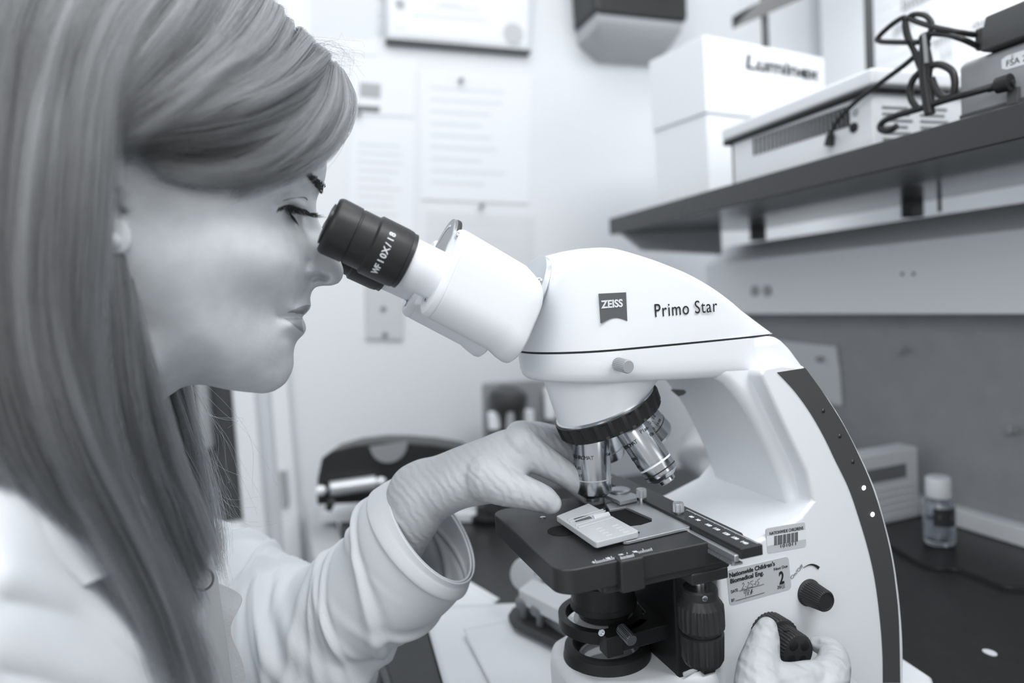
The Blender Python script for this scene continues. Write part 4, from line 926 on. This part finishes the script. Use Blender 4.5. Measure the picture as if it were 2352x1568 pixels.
for sgn in (0, 1):
    for i in range(NT):
        i2 = (i + 1) % NT; F_.append((sgn, idx[(sgn, 0, i)], idx[(sgn, 0, i2)]))
        for j in range(NR - 1): F_.append((idx[(sgn, j, i)], idx[(sgn, j + 1, i)], idx[(sgn, j + 1, i2)], idx[(sgn, j, i2)]))
g.add(V, F_)
def pxloft(R, n=40, m=60, disp=None, cap=True, smooth=True):
    T = np.array([at(r[0], r[1], Y=r[4]) for r in R]); B = np.array([at(r[2], r[3], Y=r[4]) for r in R]); ry = np.array([r[5] for r in R])
    T = catmull(T, m); B = catmull(B, m); ry = catmull(ry[:, None], m)[:, 0]; c = (T + B) / 2; e1 = (T - B) / 2; rings = []
    for k in range(m):
        t = nrm(c[min(k + 1, m - 1)] - c[max(k - 1, 0)]); e2 = nrm(np.cross(t, e1[k])) * ry[k]; ring = []
        for i in range(n):
            a = 2 * PI * i / n; d = 1.0
            p = e1[k] * math.cos(a) + e2 * math.sin(a)
            if disp is not None: d = 1 + disp(k / (m - 1), i / n)
            ring.append(c[k] + p * d)
        rings.append(ring)
    return G().loft(rings, cap=cap)
def merge(*gs):
    o = G()
    for q in gs: o.add(q.v, q.f)
    return o
def chain(pts, seg=16, n=30):
    P = np.array([at(p[0], p[1], Y=p[2]) for p in pts]); r = np.array([[p[3] * mm] for p in pts]); P = catmull(P, n); r = catmull(r, n)[:, 0]
    g = G().tube(P, r, seg); g2 = G().ball(P[-1], r[-1] * .99, 14, 10); g3 = G().ball(P[0], r[0] * .99, 14, 10); return merge(g, g2, g3)
def wchain(pts, seg=20, n=30):
    P = catmull([p[:3] for p in pts], n); r = catmull([[p[3]] for p in pts], n)[:, 0]; return merge(G().tube(P, r, seg), G().ball(P[-1], r[-1] * .99, 16, 10), G().ball(P[0], r[0] * .99, 16, 10))
neck = pxloft([(470, 845, 150, 640, 0, .056), (415, 890, 90, 790, 0, .055), (345, 945, 20, 930, 0, .056), (270, 1040, -70, 1080, 0, .062), (220, 1200, -160, 1250, 0, .085)])
ear = G()
ec = head_pt(262, 440)
earR = np.array([nrm((.96, .25, -.10)), nrm((-.25, .96, .2)), nrm((.12, -.15, 1))]).T
pe_ = [head_pt(250, 335) + np.array([0, -.005, 0]), head_pt(275, 350) + np.array([0, -.006, 0]), head_pt(287, 385) + np.array([-.002, -.004, 0]), head_pt(277, 430) + np.array([0, -.003, 0])]
ear.add(*(lambda q: (q.v, q.f))(merge(G().tube(catmull(pe_, 20), .0030, 10))))
ear.ball(head_pt(272, 545) + np.array([0, -.004, 0]), (.0066, .0015, .0086), 16, 10)
ear.ball(head_pt(292, 452) + np.array([0, .0005, 0]), (.0042, .0022, .0062), 14, 10)
torso = wchain([(-.335, 0, .20, .075), (-.35, 0, .12, .10), (-.36, 0, .02, .105), (-.36, 0, -.12, .10), (-.35, 0, -.25, .11)], 28)
torso.v = [(x, y * 1.35, z) for x, y, z in torso.v]
armL = wchain([(-.345, .10, .16, .055), (-.335, .17, .14, .050), (-.27, .165, .06, .043), (-.205, .14, .035, .038), (-.175, .10, .08, .029), (-.148, .065, .13, .022), (-.118, .045, .172, .018)])
armR = wchain([(-.345, -.10, .16, .055), (-.345, -.17, .12, .050), (-.27, -.25, .03, .043), (-.19, -.27, .0, .038), (-.08, -.20, .034, .030), (.03, -.13, .034, .022)])
body = merge(g, neck, ear, torso, armL, armR)
SKIN = mat('skin', 216, .5, bump=.12, bscale=600, var=.05, vscale=110)
bo_ = body.put('body', SKIN, PE, auto=0)
rm_ = bo_.modifiers.new('join', 'REMESH'); rm_.mode = 'VOXEL'; rm_.voxel_size = .0011; rm_.use_smooth_shade = True
sm_ = bo_.modifiers.new('soften', 'SMOOTH'); sm_.factor = .5; sm_.iterations = 1
# lips, brow, lashes, earring
lipm = mat('lips', 150, .42, bump=.1, bscale=900)
def patch(top, bot, name, m, off=.0004, n=26, k=7):
    T = catmull([(a, b, 0) for a, b in top], n); B = catmull([(a, b, 0) for a, b in bot], n); rows_ = []
    for j in range(k):
        t = j / (k - 1); rows_.append([head_pt(*(T[i] * (1 - t) + B[i] * t)[:2], off=off * (1 if 0 < j < k - 1 and 0 < i < n - 1 else -.6)) for i in range(n)])
    return G().grid(rows_).put(name, m, PE, auto=0)
patch([(642, 724), (668, 714), (688, 705), (704, 700), (713, 701)], [(642, 725), (668, 724), (685, 724), (697, 723), (702, 721)], 'upper_lip', lipm, .00022)
patch([(644, 726), (668, 726), (684, 727), (692, 728)], [(645, 727), (668, 741), (684, 755), (698, 765)], 'lower_lip', mat('lower_lip', 166, .4, bump=.1, bscale=900), .00022)
HD = mat('brow_hair', 70, .6)
def hairs(name, items, m, parent):
    g = G()
    for P, r0, r1 in items: g.tube(P, list(np.linspace(r0, r1, len(P))), 5)
    return g.put(name, m, parent)
it = []
for k in range(800):
    t = rng.random(); s = rng.random()
    w_ = (5 + 15 * t) * (s - .15); u = min(701 + 44 * t - .45 * w_, 746); v = 392 + 38 * t + w_
    a = head_pt(u, v, .0); a = a + np.array([.0002, -.0003, 0]); dr = np.array([-.0004 + .0012 * rng.random(), -.0008, -.0012 + .0034 * rng.random()])
    it.append(([a, a + dr * .5, a + dr * .9], .00018, .00005))
hairs('eyebrow', it, HD, PE)
it = []; lash0 = [(640, 477), (655, 471), (668, 470), (682, 475), (696, 480), (704, 482)]
L0 = catmull([(a, b, 0) for a, b in lash0], 60)
for k in range(150):
    t = rng.random(); q = L0[int(t * 59)]; a = head_pt(q[0], q[1], .0003)
    du, dv = (8 + 18 * t + 14 * t * t), (22 - 6 * t)
    if t < .2: du, dv = -8 + 10 * rng.random(), 8
    e = at(q[0] + du * (.6 + .7 * rng.random()) + 3 * rng.normal(), q[1] + dv * (.65 + .55 * rng.random()), Y=a[1] - .004)
    md = (a + e) / 2 + np.array([-.0008, -.001, -.0014])
    it.append((catmull([a, md, e], 7), .00014, .00004))
for k in range(50):                                # longer outer lashes reaching past the nose bridge
    t = rng.random(); q = (696 + 8 * t, 480 + 3 * t); a = head_pt(q[0], q[1], .0003); e = at(716 + 16 * rng.random(), 488 + 5 * rng.random(), Y=a[1] - .003)
    it.append((catmull([a, (a + e) / 2 + np.array([-.0004, -.001, -.0016]), e], 7), .0002, .00005))
for k in range(34):
    t = rng.random(); q = (658 + 20 * t, 478 + 24 * t); a = head_pt(q[0], q[1], .0002); e = at(q[0] + 7 + 5 * rng.random(), q[1] + 14 + 8 * rng.random(), Y=a[1] - .002)
    it.append((catmull([a, (a + e) / 2, e], 5), .00018, .00005))
hairs('eyelashes', it, mat('lash_dark', 40, .6), PE)
G().tube([head_pt(q[0], q[1] + 1, .0001) for q in L0[::2]], [.0002 + .0005 * math.sin(PI * k / 29) for k in range(30)], 8).put('lid_margin', mat('eye_dark', 56, .4), PE)
G().tube([head_pt(u, v, .00005) for u, v in catmull([(650, 461, 0), (672, 455, 0), (698, 453, 0), (706, 459, 0)], 24)[:, :2]], .00028, 6).put('lid_crease_shade', mat('crease_shade_grey', 108, .6), PE)  # grey line: shade of the lid fold put into the colour
ep_ = head_pt(266, 556) + np.array([0, -.0078, 0])
er = G().ball(ep_, .0036, 24, 16).put('earring', mat('pearl', 226, .18, coat=.5), PE, label='round pearl stud earring')
# ------------------------------------------------------------------ gloves
GL = mat('pale_nitrile', 200, .5, bump=.0)
def glove_mat(name, v, seed, sc):
    m = mat(name, v, .5, var=.03, vscale=60); nt = m.node_tree; b = nt.nodes['Principled BSDF']
    tc = nt.nodes.new('ShaderNodeTexCoord'); mp = nt.nodes.new('ShaderNodeMapping'); mp.inputs['Rotation'].default_value = (0, math.radians(seed), 0)
    w = nt.nodes.new('ShaderNodeTexWave'); w.wave_type = 'BANDS'; w.bands_direction = 'X'; w.inputs['Scale'].default_value = sc; w.inputs['Distortion'].default_value = 5; w.inputs['Detail'].default_value = 2; w.inputs['Detail Scale'].default_value = 1.6
    n = nt.nodes.new('ShaderNodeTexNoise'); n.inputs['Scale'].default_value = 55; n.inputs['Detail'].default_value = 3
    mu = nt.nodes.new('ShaderNodeMath'); mu.operation = 'MULTIPLY'
    bp = nt.nodes.new('ShaderNodeBump'); bp.inputs['Strength'].default_value = .28; bp.inputs['Distance'].default_value = .0022
    if sc == 50: bp.inputs['Strength'].default_value = .5
    nt.links.new(tc.outputs['Object'], mp.inputs['Vector']); nt.links.new(mp.outputs[0], w.inputs['Vector']); nt.links.new(tc.outputs['Object'], n.inputs['Vector'])
    nt.links.new(w.outputs['Fac'], mu.inputs[0]); nt.links.new(n.outputs['Fac'], mu.inputs[1]); nt.links.new(mu.outputs[0], bp.inputs['Height']); nt.links.new(bp.outputs['Normal'], b.inputs['Normal'])
    return m
def remesh(o, vs, it=4):
    r = o.modifiers.new('join', 'REMESH'); r.mode = 'VOXEL'; r.voxel_size = vs; r.use_smooth_shade = True
    s = o.modifiers.new('soften', 'SMOOTH'); s.factor = .5; s.iterations = it
palm = pxloft([(850, 1205, 940, 1330, .060, .029), (880, 1140, 975, 1262, .053, .027), (905, 1092, 1005, 1213, .046, .026), (945, 1066, 1022, 1186, .042, .025), (988, 1055, 1045, 1172, .037, .025), (1040, 1033, 1080, 1158, .03, .025), (1100, 1010, 1125, 1152, .024, .025), (1150, 990, 1168, 1146, .020, .024), (1190, 984, 1200, 1100, .018, .022), (1218, 990, 1218, 1050, .018, .018)])
gl = merge(palm, chain([(1120, 1095, .008, 17), (1165, 1118, -.002, 13), (1212, 1133, -.009, 10.6), (1248, 1146, -.012, 9.2), (1264, 1156, -.013, 7.6)]),
           chain([(1195, 1025, .010, 14), (1230, 1048, .006, 11.5), (1272, 1072, .004, 9.6), (1310, 1097, .004, 8.6), (1345, 1128, .008, 7.8), (1370, 1150, .011, 6.2)]),
           chain([(1200, 1008, .024, 13), (1250, 1018, .026, 10.5), (1298, 1042, .028, 9.5), (1330, 1080, .030, 8.6), (1350, 1120, .032, 7.6)]),
           chain([(1195, 1003, .038, 12), (1240, 1000, .042, 10), (1290, 1012, .046, 9), (1322, 1042, .048, 8.5), (1336, 1080, .05, 7.6)]),
           chain([(1190, 1012, .050, 11), (1225, 1012, .056, 9), (1262, 1018, .06, 8), (1292, 1034, .06, 7.3), (1308, 1060, .06, 6.6)]))
o = gl.put('glove', glove_mat('pale_glove', 192, 28, 60), PE, auto=0, label='pale disposable glove holding the slide mailer'); remesh(o, .0011, 4)
gr_ = merge(chain([(1762, 1440, -.086, 6.2), (1757, 1462, -.090, 8.6), (1749, 1500, -.096, 10.5), (1743, 1545, -.104, 13), (1752, 1610, -.112, 17), (1775, 1690, -.118, 22)]),
            chain([(1876, 1479, -.083, 5.2), (1893, 1485, -.087, 7), (1912, 1502, -.094, 8.6), (1912, 1534, -.103, 10.5), (1890, 1578, -.112, 13), (1865, 1670, -.116, 18)]),
            chain([(1755, 1575, -.108, 13), (1790, 1562, -.110, 10), (1825, 1561, -.111, 9.5), (1860, 1556, -.110, 9.5), (1895, 1560, -.108, 11)]),
            chain([(1820, 1660, -.116, 26), (1800, 1780, -.122, 27), (1780, 1880, -.128, 21)]),
            chain([(1930, 1570, -.094, 7), (1950, 1592, -.10, 9), (1945, 1635, -.108, 11), (1890, 1690, -.115, 14)]),
            chain([(1945, 1625, -.096, 7), (1960, 1650, -.102, 9), (1940, 1695, -.110, 11), (1880, 1740, -.117, 13)]),
            chain([(1940, 1690, -.10, 6), (1945, 1715, -.106, 8), (1920, 1755, -.113, 10), (1860, 1790, -.12, 12)]))
o = gr_.put('glove', glove_mat('white_glove', 186, 60, 50), PE, auto=0, label='pale disposable glove turning the black focus knob'); remesh(o, .0011, 4)
# ------------------------------------------------------------------ lab coat
CO = mat('white_cotton', 224, .8, bump=.12, bscale=1500)
fr_ = np.random.default_rng(11)
RID = [(.33, .30, .05, .03, .9), (.40, .45, .045, .02, .6), (.45, .2, .05, .02, 1.1), (.50, .6, .05, .018, -.5), (.55, .35, .06, .02, .8), (.30, .75, .05, .02, -.6), (.62, .8, .05, .016, .7), (.68, .25, .06, .016, -.9), (.76, .55, .06, .014, .8), (.22, .5, .06, .02, .5), (.15, .3, .06, .02, .8), (.84, .7, .05, .01, -.4)] + [(.28 + .30 * fr_.random(), fr_.random(), .022 + .02 * fr_.random(), .006 + .007 * fr_.random(), fr_.uniform(-1, 1)) for _ in range(16)]
def folds(s, a):
    d = 0
    for s0, a0, A, sg, sl in RID:
        da = ((a - a0 + .5) % 1) - .5; x = (s - s0) - sl * .12 * da * 4
        d += A * 1.7 * math.exp(-(x / sg) ** 2) * math.exp(-(da / .24) ** 2) - A * .8 * math.exp(-((x - sg * 1.6) / sg) ** 2) * math.exp(-(da / .24) ** 2)
    return d
sl_ = pxloft([(300, 1200, 200, 1700, .17, .07), (430, 1187, 380, 1700, .16, .07), (520, 1222, 520, 1720, .145, .066), (600, 1272, 660, 1740, .125, .062), (668, 1318, 800, 1690, .105, .056), (735, 1284, 880, 1502, .088, .050), (790, 1238, 955, 1438, .074, .046), (815, 1178, 1030, 1382, .064, .044), (852, 1143, 1072, 1335, .056, .042), (897, 1117, 1084, 1304, .050, .039)], n=110, m=170, disp=folds, cap=False)
LC = sl_.put('coat_sleeve', CO, PE, auto=0, label='loose white cotton coat sleeve with deep folds'); s_ = LC.modifiers.new('cloth', 'SOLIDIFY'); s_.thickness = .0016; s_.offset = -1
# cuff band
cfb = pxloft([(848, 1148, 1070, 1339, .0565, .0425), (850, 1145, 1073, 1336, .056, .0432), (875, 1128, 1080, 1318, .053, .041), (898, 1115, 1087, 1304, .050, .0400)], n=80, m=20, cap=False)
o = cfb.put('cuff_hem', CO, LC, auto=0); s_ = o.modifiers.new('cloth', 'SOLIDIFY'); s_.thickness = .0012; s_.offset = 1
def tps_sheet(ctrl, poly, name, m, th=.004, n=60, parent=None, bumps=()):
    C = np.array(ctrl, float); X = C[:, :2] / 100; Nn = len(X); Kk = U(((X[:, None] - X[None]) ** 2).sum(-1)) + np.eye(Nn) * .01; Pq = np.column_stack([np.ones(Nn), X])
    S_ = np.linalg.solve(np.block([[Kk, Pq], [Pq.T, np.zeros((3, 3))]]), np.r_[C[:, 2], 0, 0, 0])
    T = catmull([(a, b, 0) for a, b in poly[0]], n)[:, :2]; B = catmull([(a, b, 0) for a, b in poly[1]], n)[:, :2]; rows_ = []
    for j in range(n):
        t = j / (n - 1); Q = T * (1 - t) + B * t; q = Q / 100
        y = U(((q[:, None] - X[None]) ** 2).sum(-1)) @ S_[:Nn] + np.column_stack([np.ones(n), q]) @ S_[Nn:]
        for (pts, A, sg) in bumps:
            d2 = np.full(n, 1e9); pts = np.array(pts, float)
            for a, b in zip(pts[:-1], pts[1:]):
                ab = b - a; tt = np.clip(((Q - a) @ ab) / (ab @ ab), 0, 1); d2 = np.minimum(d2, ((Q - a - tt[:, None] * ab) ** 2).sum(-1))
            y = y - A * np.exp(-d2 / (2 * sg * sg))
        rows_.append([at(Q[i][0], Q[i][1], Y=y[i]) for i in range(n)])
    o = G().grid(rows_).put(name, m, parent or PE, auto=0); s = o.modifiers.new('cloth', 'SOLIDIFY'); s.thickness = th; s.offset = 1
    return o
tps_sheet([(-150, 1050, -.10), (0, 1100, -.105), (100, 1190, -.10), (190, 1335, -.09), (270, 1400, -.085), (400, 1568, -.078), (0, 1300, -.150), (0, 1568, -.165), (200, 1568, -.13), (120, 1400, -.13), (-200, 1300, -.15), (-200, 1700, -.17), (300, 1750, -.11), (500, 1750, -.08)],
          ([(-250, 1000), (-100, 1040), (20, 1110), (110, 1200), (190, 1325), (265, 1398), (345, 1465), (392, 1530), (420, 1640), (440, 1760)], [(-250, 1300), (-250, 1400), (-250, 1500), (-250, 1560), (-240, 1620), (-200, 1680), (-100, 1740), (50, 1780), (250, 1800), (440, 1800)]),
          'coat_front', CO, bumps=(([(0, 1385), (150, 1430), (300, 1540), (360, 1640)], -.004, 22), ([(0, 1330), (160, 1375), (330, 1490)], .003, 25), ([(0, 1540), (200, 1600)], -.003, 20)))
tps_sheet([(20, 1085, -.108), (190, 1340, -.108), (300, 1295, -.088), (180, 1150, -.09), (120, 1220, -.112)], ([(0, 1060), (70, 1100), (150, 1150), (230, 1215), (302, 1298)], [(10, 1105), (60, 1165), (110, 1240), (150, 1300), (196, 1344)]), 'collar', CO, .005, 30)
tps_sheet([(290, 1310, -.078), (420, 1500, -.07), (440, 1700, -.07), (330, 1300, -.07), (470, 1600, -.062)], ([(296, 1310), (330, 1400), (368, 1480), (398, 1560), (420, 1660)], [(322, 1290), (375, 1380), (420, 1470), (455, 1560), (480, 1660)]), 'far_lapel', CO, .003, 30)
tps_sheet([(230, 1380, -.05), (420, 1200, -.02), (560, 1350, .0), (540, 1700, -.01), (350, 1700, -.05), (480, 1450, -.018)], ([(200, 1330), (300, 1250), (400, 1210), (470, 1230), (500, 1330)], [(300, 1750), (380, 1750), (450, 1750), (500, 1750), (560, 1750)]), 'shirt', mat('grey_shirt', 172, .8, bump=.2, bscale=900), .002, 40, bumps=(([(466, 1345), (470, 1450), (490, 1600)], .004, 7), ([(440, 1350), (450, 1500)], .004, 6), ([(420, 1300), (430, 1450)], .004, 5)))
tps_sheet([(500, 1330, -.004), (556, 1370, .004), (550, 1410, .0), (520, 1460, -.004), (560, 1568, .0), (520, 1700, -.004)], ([(490, 1330), (492, 1400), (500, 1460), (505, 1560), (520, 1700)], [(500, 1338), (556, 1372), (530, 1446), (562, 1540), (570, 1700)]), 'shirt_placket', mat('pale_shirt', 190, .8, bump=.3, bscale=600), .003, 30)
bt_ = at(466, 1328, Y=-.024)
G().lathe([(.0001, 0), (.0035, 0), (.0042, .0008), (.0042, .0016), (.003, .002), (.0001, .0016)], bt_, (.1, -1, .1), 20).put('shirt_button', mat('button_grey', 160, .4), PE)
G().tube([bt_ + np.array([.0052 * math.cos(t), -.001, .0060 * math.sin(t)]) for t in np.linspace(0, 2 * PI, 20)], .0007, 6).put('buttonhole', mat('stitch_dark', 96, .8), PE)
# body of the coat behind
cb_ = wchain([(-.345, 0, .17, .10), (-.365, 0, .06, .118), (-.37, 0, -.08, .118), (-.36, 0, -.27, .13)], 40, 30); cb_.v = [(x - .01, y * 1.38, z) for x, y, z in cb_.v]
cr_ = wchain([(-.345, -.13, .15, .062), (-.345, -.18, .10, .060), (-.28, -.25, .03, .055), (-.19, -.27, .01, .046), (-.10, -.21, .058, .040)], 30)
merge(cb_, cr_).put('coat_back', CO, PE, auto=0)
# ================================================================== HAIR
def hair_mat(name, v, rough=.38):
    m = bpy.data.materials.new(name); m.use_nodes = True; nt = m.node_tree
    for n in list(nt.nodes):
        if n.type != 'OUTPUT_MATERIAL': nt.nodes.remove(n)
    out = [n for n in nt.nodes if n.type == 'OUTPUT_MATERIAL'][0]
    h = nt.nodes.new('ShaderNodeBsdfHairPrincipled'); h.parametrization = 'COLOR'
    h.inputs['Roughness'].default_value = rough; h.inputs['Radial Roughness'].default_value = .45
    at_ = nt.nodes.new('ShaderNodeAttribute'); at_.attribute_name = 'shade'
    mx = nt.nodes.new('ShaderNodeMix'); mx.data_type = 'RGBA'; mx.blend_type = 'MULTIPLY'; mx.inputs[0].default_value = 1; mx.inputs[6].default_value = tint(v)
    nt.links.new(at_.outputs['Fac'], mx.inputs[7]); nt.links.new(mx.outputs[2], h.inputs['Color']); nt.links.new(h.outputs[0], out.inputs[0])
    return m
HM = hair_mat('fair_hair', 82)
HBASE = mat('hair_shade_sheet', 36, .6)  # dark sheet under the strands: inner hair shade put into the colour
def guides3(Gd, n=26): return np.array([catmull([at(p[0], p[1], Y=p[2]) for p in g], n) for g in Gd])
def hair(name, Gd, count, locks, spread=.0022, wav=.0016, rad=.00007, base=True, trim=.06, npt=26, lock_pull=.5, basey=.006, ylift=.004, label=None):
    A = guides3(Gd, npt); ng = len(Gd); P = np.zeros((count, npt, 3)); sh = np.zeros(count)
    lt = np.sort(rng.random(locks)); lsh = rng.normal(0, .28, locks); loff = rng.normal(0, 1, (locks, 3)); lph = rng.uniform(0, 6.28, (locks, 3)); lfr = rng.uniform(.8, 2.2, (locks, 3))
    tt = np.linspace(0, 1, npt)
    for k in range(count):
        t = rng.random(); L = int(np.argmin(np.abs(lt - t))); t2 = t + (lt[L] - t) * lock_pull
        g_ = t2 * (ng - 1); i = min(int(g_), ng - 2); f = g_ - i
        base_ = A[i] * (1 - f) + A[i + 1] * f
        w = np.column_stack([np.sin(lfr[L, c] * 3 * tt + lph[L, c]) for c in range(3)]) * wav
        j = rng.normal(0, spread, 3); j2 = rng.normal(0, spread * .5, 3); fl = np.sin(rng.uniform(1.5, 4) * tt + rng.uniform(0, 6.28))[:, None] * j2
        taper = (.22 + .78 * np.sin(np.minimum(tt * 1.25, 1) * PI / 2))[:, None]
        q = base_ + (w + j + fl + loff[L] * spread * 1.1) * taper
        q[:, 1] -= ylift * (.2 + .8 * rng.random() ** .6) * np.sin(PI * np.clip(tt * .85 + .12, 0, 1))
        e = 1 - trim * rng.random()
        if trim: q = np.array([[np.interp(s, tt, q[:, c]) for c in range(3)] for s in tt * e])
        P[k] = q; sh[k] = np.clip(1 + lsh[L] + rng.normal(0, .24), .35, 1.9)
    hc = bpy.data.hair_curves.new(name); hc.add_curves([npt] * count)
    hc.attributes['position'].data.foreach_set('vector', P.astype(np.float32).ravel())
    ra = hc.attributes.get('radius') or hc.attributes.new('radius', 'FLOAT', 'POINT')
    ra.data.foreach_set('value', np.tile(rad * (1 - .5 * tt ** 3), count).astype(np.float32))
    sa = hc.attributes.new('shade', 'FLOAT', 'CURVE'); sa.data.foreach_set('value', sh.astype(np.float32))
    hc.materials.append(HM); o = bpy.data.objects.new(name, hc); COL.objects.link(o); attach(o, PE)
    if label: o['label'] = label
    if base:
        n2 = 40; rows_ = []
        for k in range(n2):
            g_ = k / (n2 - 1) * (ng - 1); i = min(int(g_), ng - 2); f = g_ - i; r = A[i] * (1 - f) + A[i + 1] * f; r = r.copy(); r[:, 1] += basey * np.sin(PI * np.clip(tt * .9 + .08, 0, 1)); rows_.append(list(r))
        b = G().grid(rows_).put('hair_shade_sheet', HBASE, o, auto=0)
    return o
hair('side_hair', [
    [(320, -112, .0), (120, -118, -.02), (-60, -60, -.045), (-180, 90, -.066), (-225, 280, -.085), (-220, 600, -.10), (-190, 880, -.115), (-110, 1050, -.12)],
    [(350, -114, .0), (200, -125, -.03), (70, -80, -.058), (-5, 40, -.077), (-45, 240, -.088), (-60, 600, -.10), (-40, 860, -.108), (20, 1060, -.113), (110, 1190, -.106)],
    [(385, -112, .0), (270, -120, -.034), (170, -70, -.062), (105, 60, -.081), (75, 200, -.088), (45, 480, -.100), (50, 780, -.104), (130, 1020, -.106), (230, 1210, -.100), (320, 1300, -.092)],
    [(415, -106, .0), (330, -112, -.034), (255, -60, -.062), (195, 60, -.082), (165, 200, -.088), (140, 380, -.099), (125, 720, -.101), (190, 1000, -.102), (290, 1220, -.095), (370, 1400, -.089), (440, 1620, -.084)],
    [(445, -98, .0), (400, -95, -.034), (345, -35, -.064), (280, 60, -.085), (228, 220, -.096), (205, 480, -.100), (190, 750, -.098), (230, 1000, -.095), (320, 1240, -.090), (400, 1420, -.085), (475, 1620, -.08)],
    [(470, -88, .0), (430, -70, -.036), (375, 0, -.066), (310, 75, -.083), (250, 215, -.095), (230, 420, -.099), (223, 560, -.097), (208, 770, -.093), (245, 1000, -.090), (335, 1220, -.084), (420, 1400, -.078), (500, 1600, -.074)]], 6500, 60, .0022, .0018, .00008, label='long fair hair falling over the ear and shoulder')
hair('swept_hair', [
    [(440, -110, .02), (455, -85, -.025), (395, 50, -.072), (305, 180, -.088), (248, 300, -.092)],
    [(490, -85, .02), (505, -60, -.01), (440, 70, -.066), (340, 195, -.086), (270, 290, -.091), (243, 312, -.091)],
    [(540, -50, .02), (552, -28, -.005), (490, 90, -.062), (375, 205, -.085), (290, 280, -.09), (238, 325, -.09)],
    [(588, -14, .02), (600, 4, -.003), (535, 105, -.060), (420, 208, -.084), (315, 283, -.089), (239, 325, -.089)],
    [(622, 12, .02), (634, 30, -.002), (575, 125, -.058), (460, 210, -.082), (340, 285, -.088), (240, 325, -.089)],
    [(690, 80, .02), (698, 95, .0), (640, 165, -.052), (530, 222, -.079), (400, 282, -.087), (245, 322, -.087)],
    [(742, 120, .015), (748, 134, 0), (690, 190, -.047), (595, 245, -.076), (450, 290, -.084), (310, 312, -.085), (245, 318, -.085)],
    [(775, 160, 0), (722, 240, -.046), (640, 305, -.07), (520, 338, -.079), (400, 334, -.083), (310, 318, -.083), (248, 316, -.082)]], 6000, 50, .0020, .0016, .00008, label='fair hair swept back from the parting to the ear')
hair('fringe', [
    [(740, 125, .01), (700, 200, -.042), (620, 300, -.069), (530, 362, -.076), (400, 375, -.081), (300, 340, -.082)],
    [(755, 140, 0), (725, 235, -.045), (655, 320, -.068), (555, 380, -.074), (430, 392, -.079), (330, 362, -.080)],
    [(775, 152, 0), (768, 240, -.034), (715, 335, -.058), (615, 398, -.070), (500, 412, -.075), (390, 396, -.077)],
    [(780, 158, .004), (796, 240, -.016), (757, 315, -.042), (690, 366, -.060), (600, 408, -.068), (540, 422, -.070)],
    [(785, 165, .01), (805, 232, .004), (790, 292, -.012), (745, 338, -.038), (690, 370, -.054), (640, 392, -.062)]], 2600, 30, .0018, .0016, .00008, basey=.004, label='fair fringe curving over the forehead')
hair('neck_hair', [
    [(258, 560, -.076), (262, 700, -.080), (275, 900, -.084), (310, 1080, -.080), (370, 1240, -.072), (440, 1400, -.066)],
    [(285, 600, -.070), (305, 760, -.075), (330, 930, -.076), (360, 1060, -.070), (410, 1190, -.060), (460, 1310, -.052)],
    [(310, 680, -.064), (340, 830, -.068), (362, 950, -.064), (395, 1080, -.052), (440, 1190, -.04), (470, 1270, -.034)]], 2200, 24, .0022, .0018, .00008, label='fair hair hanging beside the neck')
hair('far_hair', [
    [(330, 900, .03), (375, 1040, .03), (420, 1180, .02), (470, 1360, .0)],
    [(395, 870, .05), (420, 1000, .05), (445, 1140, .045), (478, 1290, .035)],
    [(432, 860, .06), (445, 960, .06), (462, 1070, .055), (490, 1200, .05), (500, 1300, .045)]], 1300, 18, .0030, .0028, .00007, base=True, label='fair hair on the far side of the neck')
hair('loose_strands', [
    [(420, 860, .06), (470, 960, .06), (530, 1010, .06), (545, 1030, .06)],
    [(430, 870, .06), (480, 980, .06), (500, 1080, .06), (545, 1160, .06)],
    [(430, 900, .06), (470, 1050, .06), (490, 1150, .06), (560, 1170, .05)]], 34, 34, .006, .006, .00006, base=False, label='single loose hairs below the chin')
hair('flyaway_hair', [
    [(690, 100, 0), (740, 110, -.005), (775, 125, -.005), (795, 150, 0)],
    [(720, 125, 0), (760, 118, -.01), (785, 120, -.01), (800, 140, -.01)],
    [(740, 150, -.01), (775, 150, -.01), (800, 170, -.01), (815, 230, -.01), (808, 290, -.01)]], 40, 40, .003, .004, .00006, base=False, label='single flyaway hairs at the parting')
hair('back_hair', [
    [(320, -112, .0), (60, -110, -.012), (-140, -10, -.03), (-240, 200, -.055), (-265, 520, -.075), (-235, 850, -.09), (-140, 1060, -.10)],
    [(310, -112, .01), (20, -105, .01), (-170, 20, .01), (-265, 250, .01), (-285, 560, .01), (-270, 850, .005), (-230, 1080, -.01)],
    [(330, -112, .02), (120, -112, .045), (-60, -20, .066), (-170, 200, .078), (-210, 520, .085), (-200, 850, .085), (-150, 1080, .08)],
    [(420, -104, .02), (330, -100, .05), (220, -20, .074), (150, 160, .086), (120, 480, .09), (130, 800, .09), (170, 1080, .08)]], 3200, 36, .0024, .002, .00009, basey=-.003, ylift=-.002, label='fair hair at the back of the head')
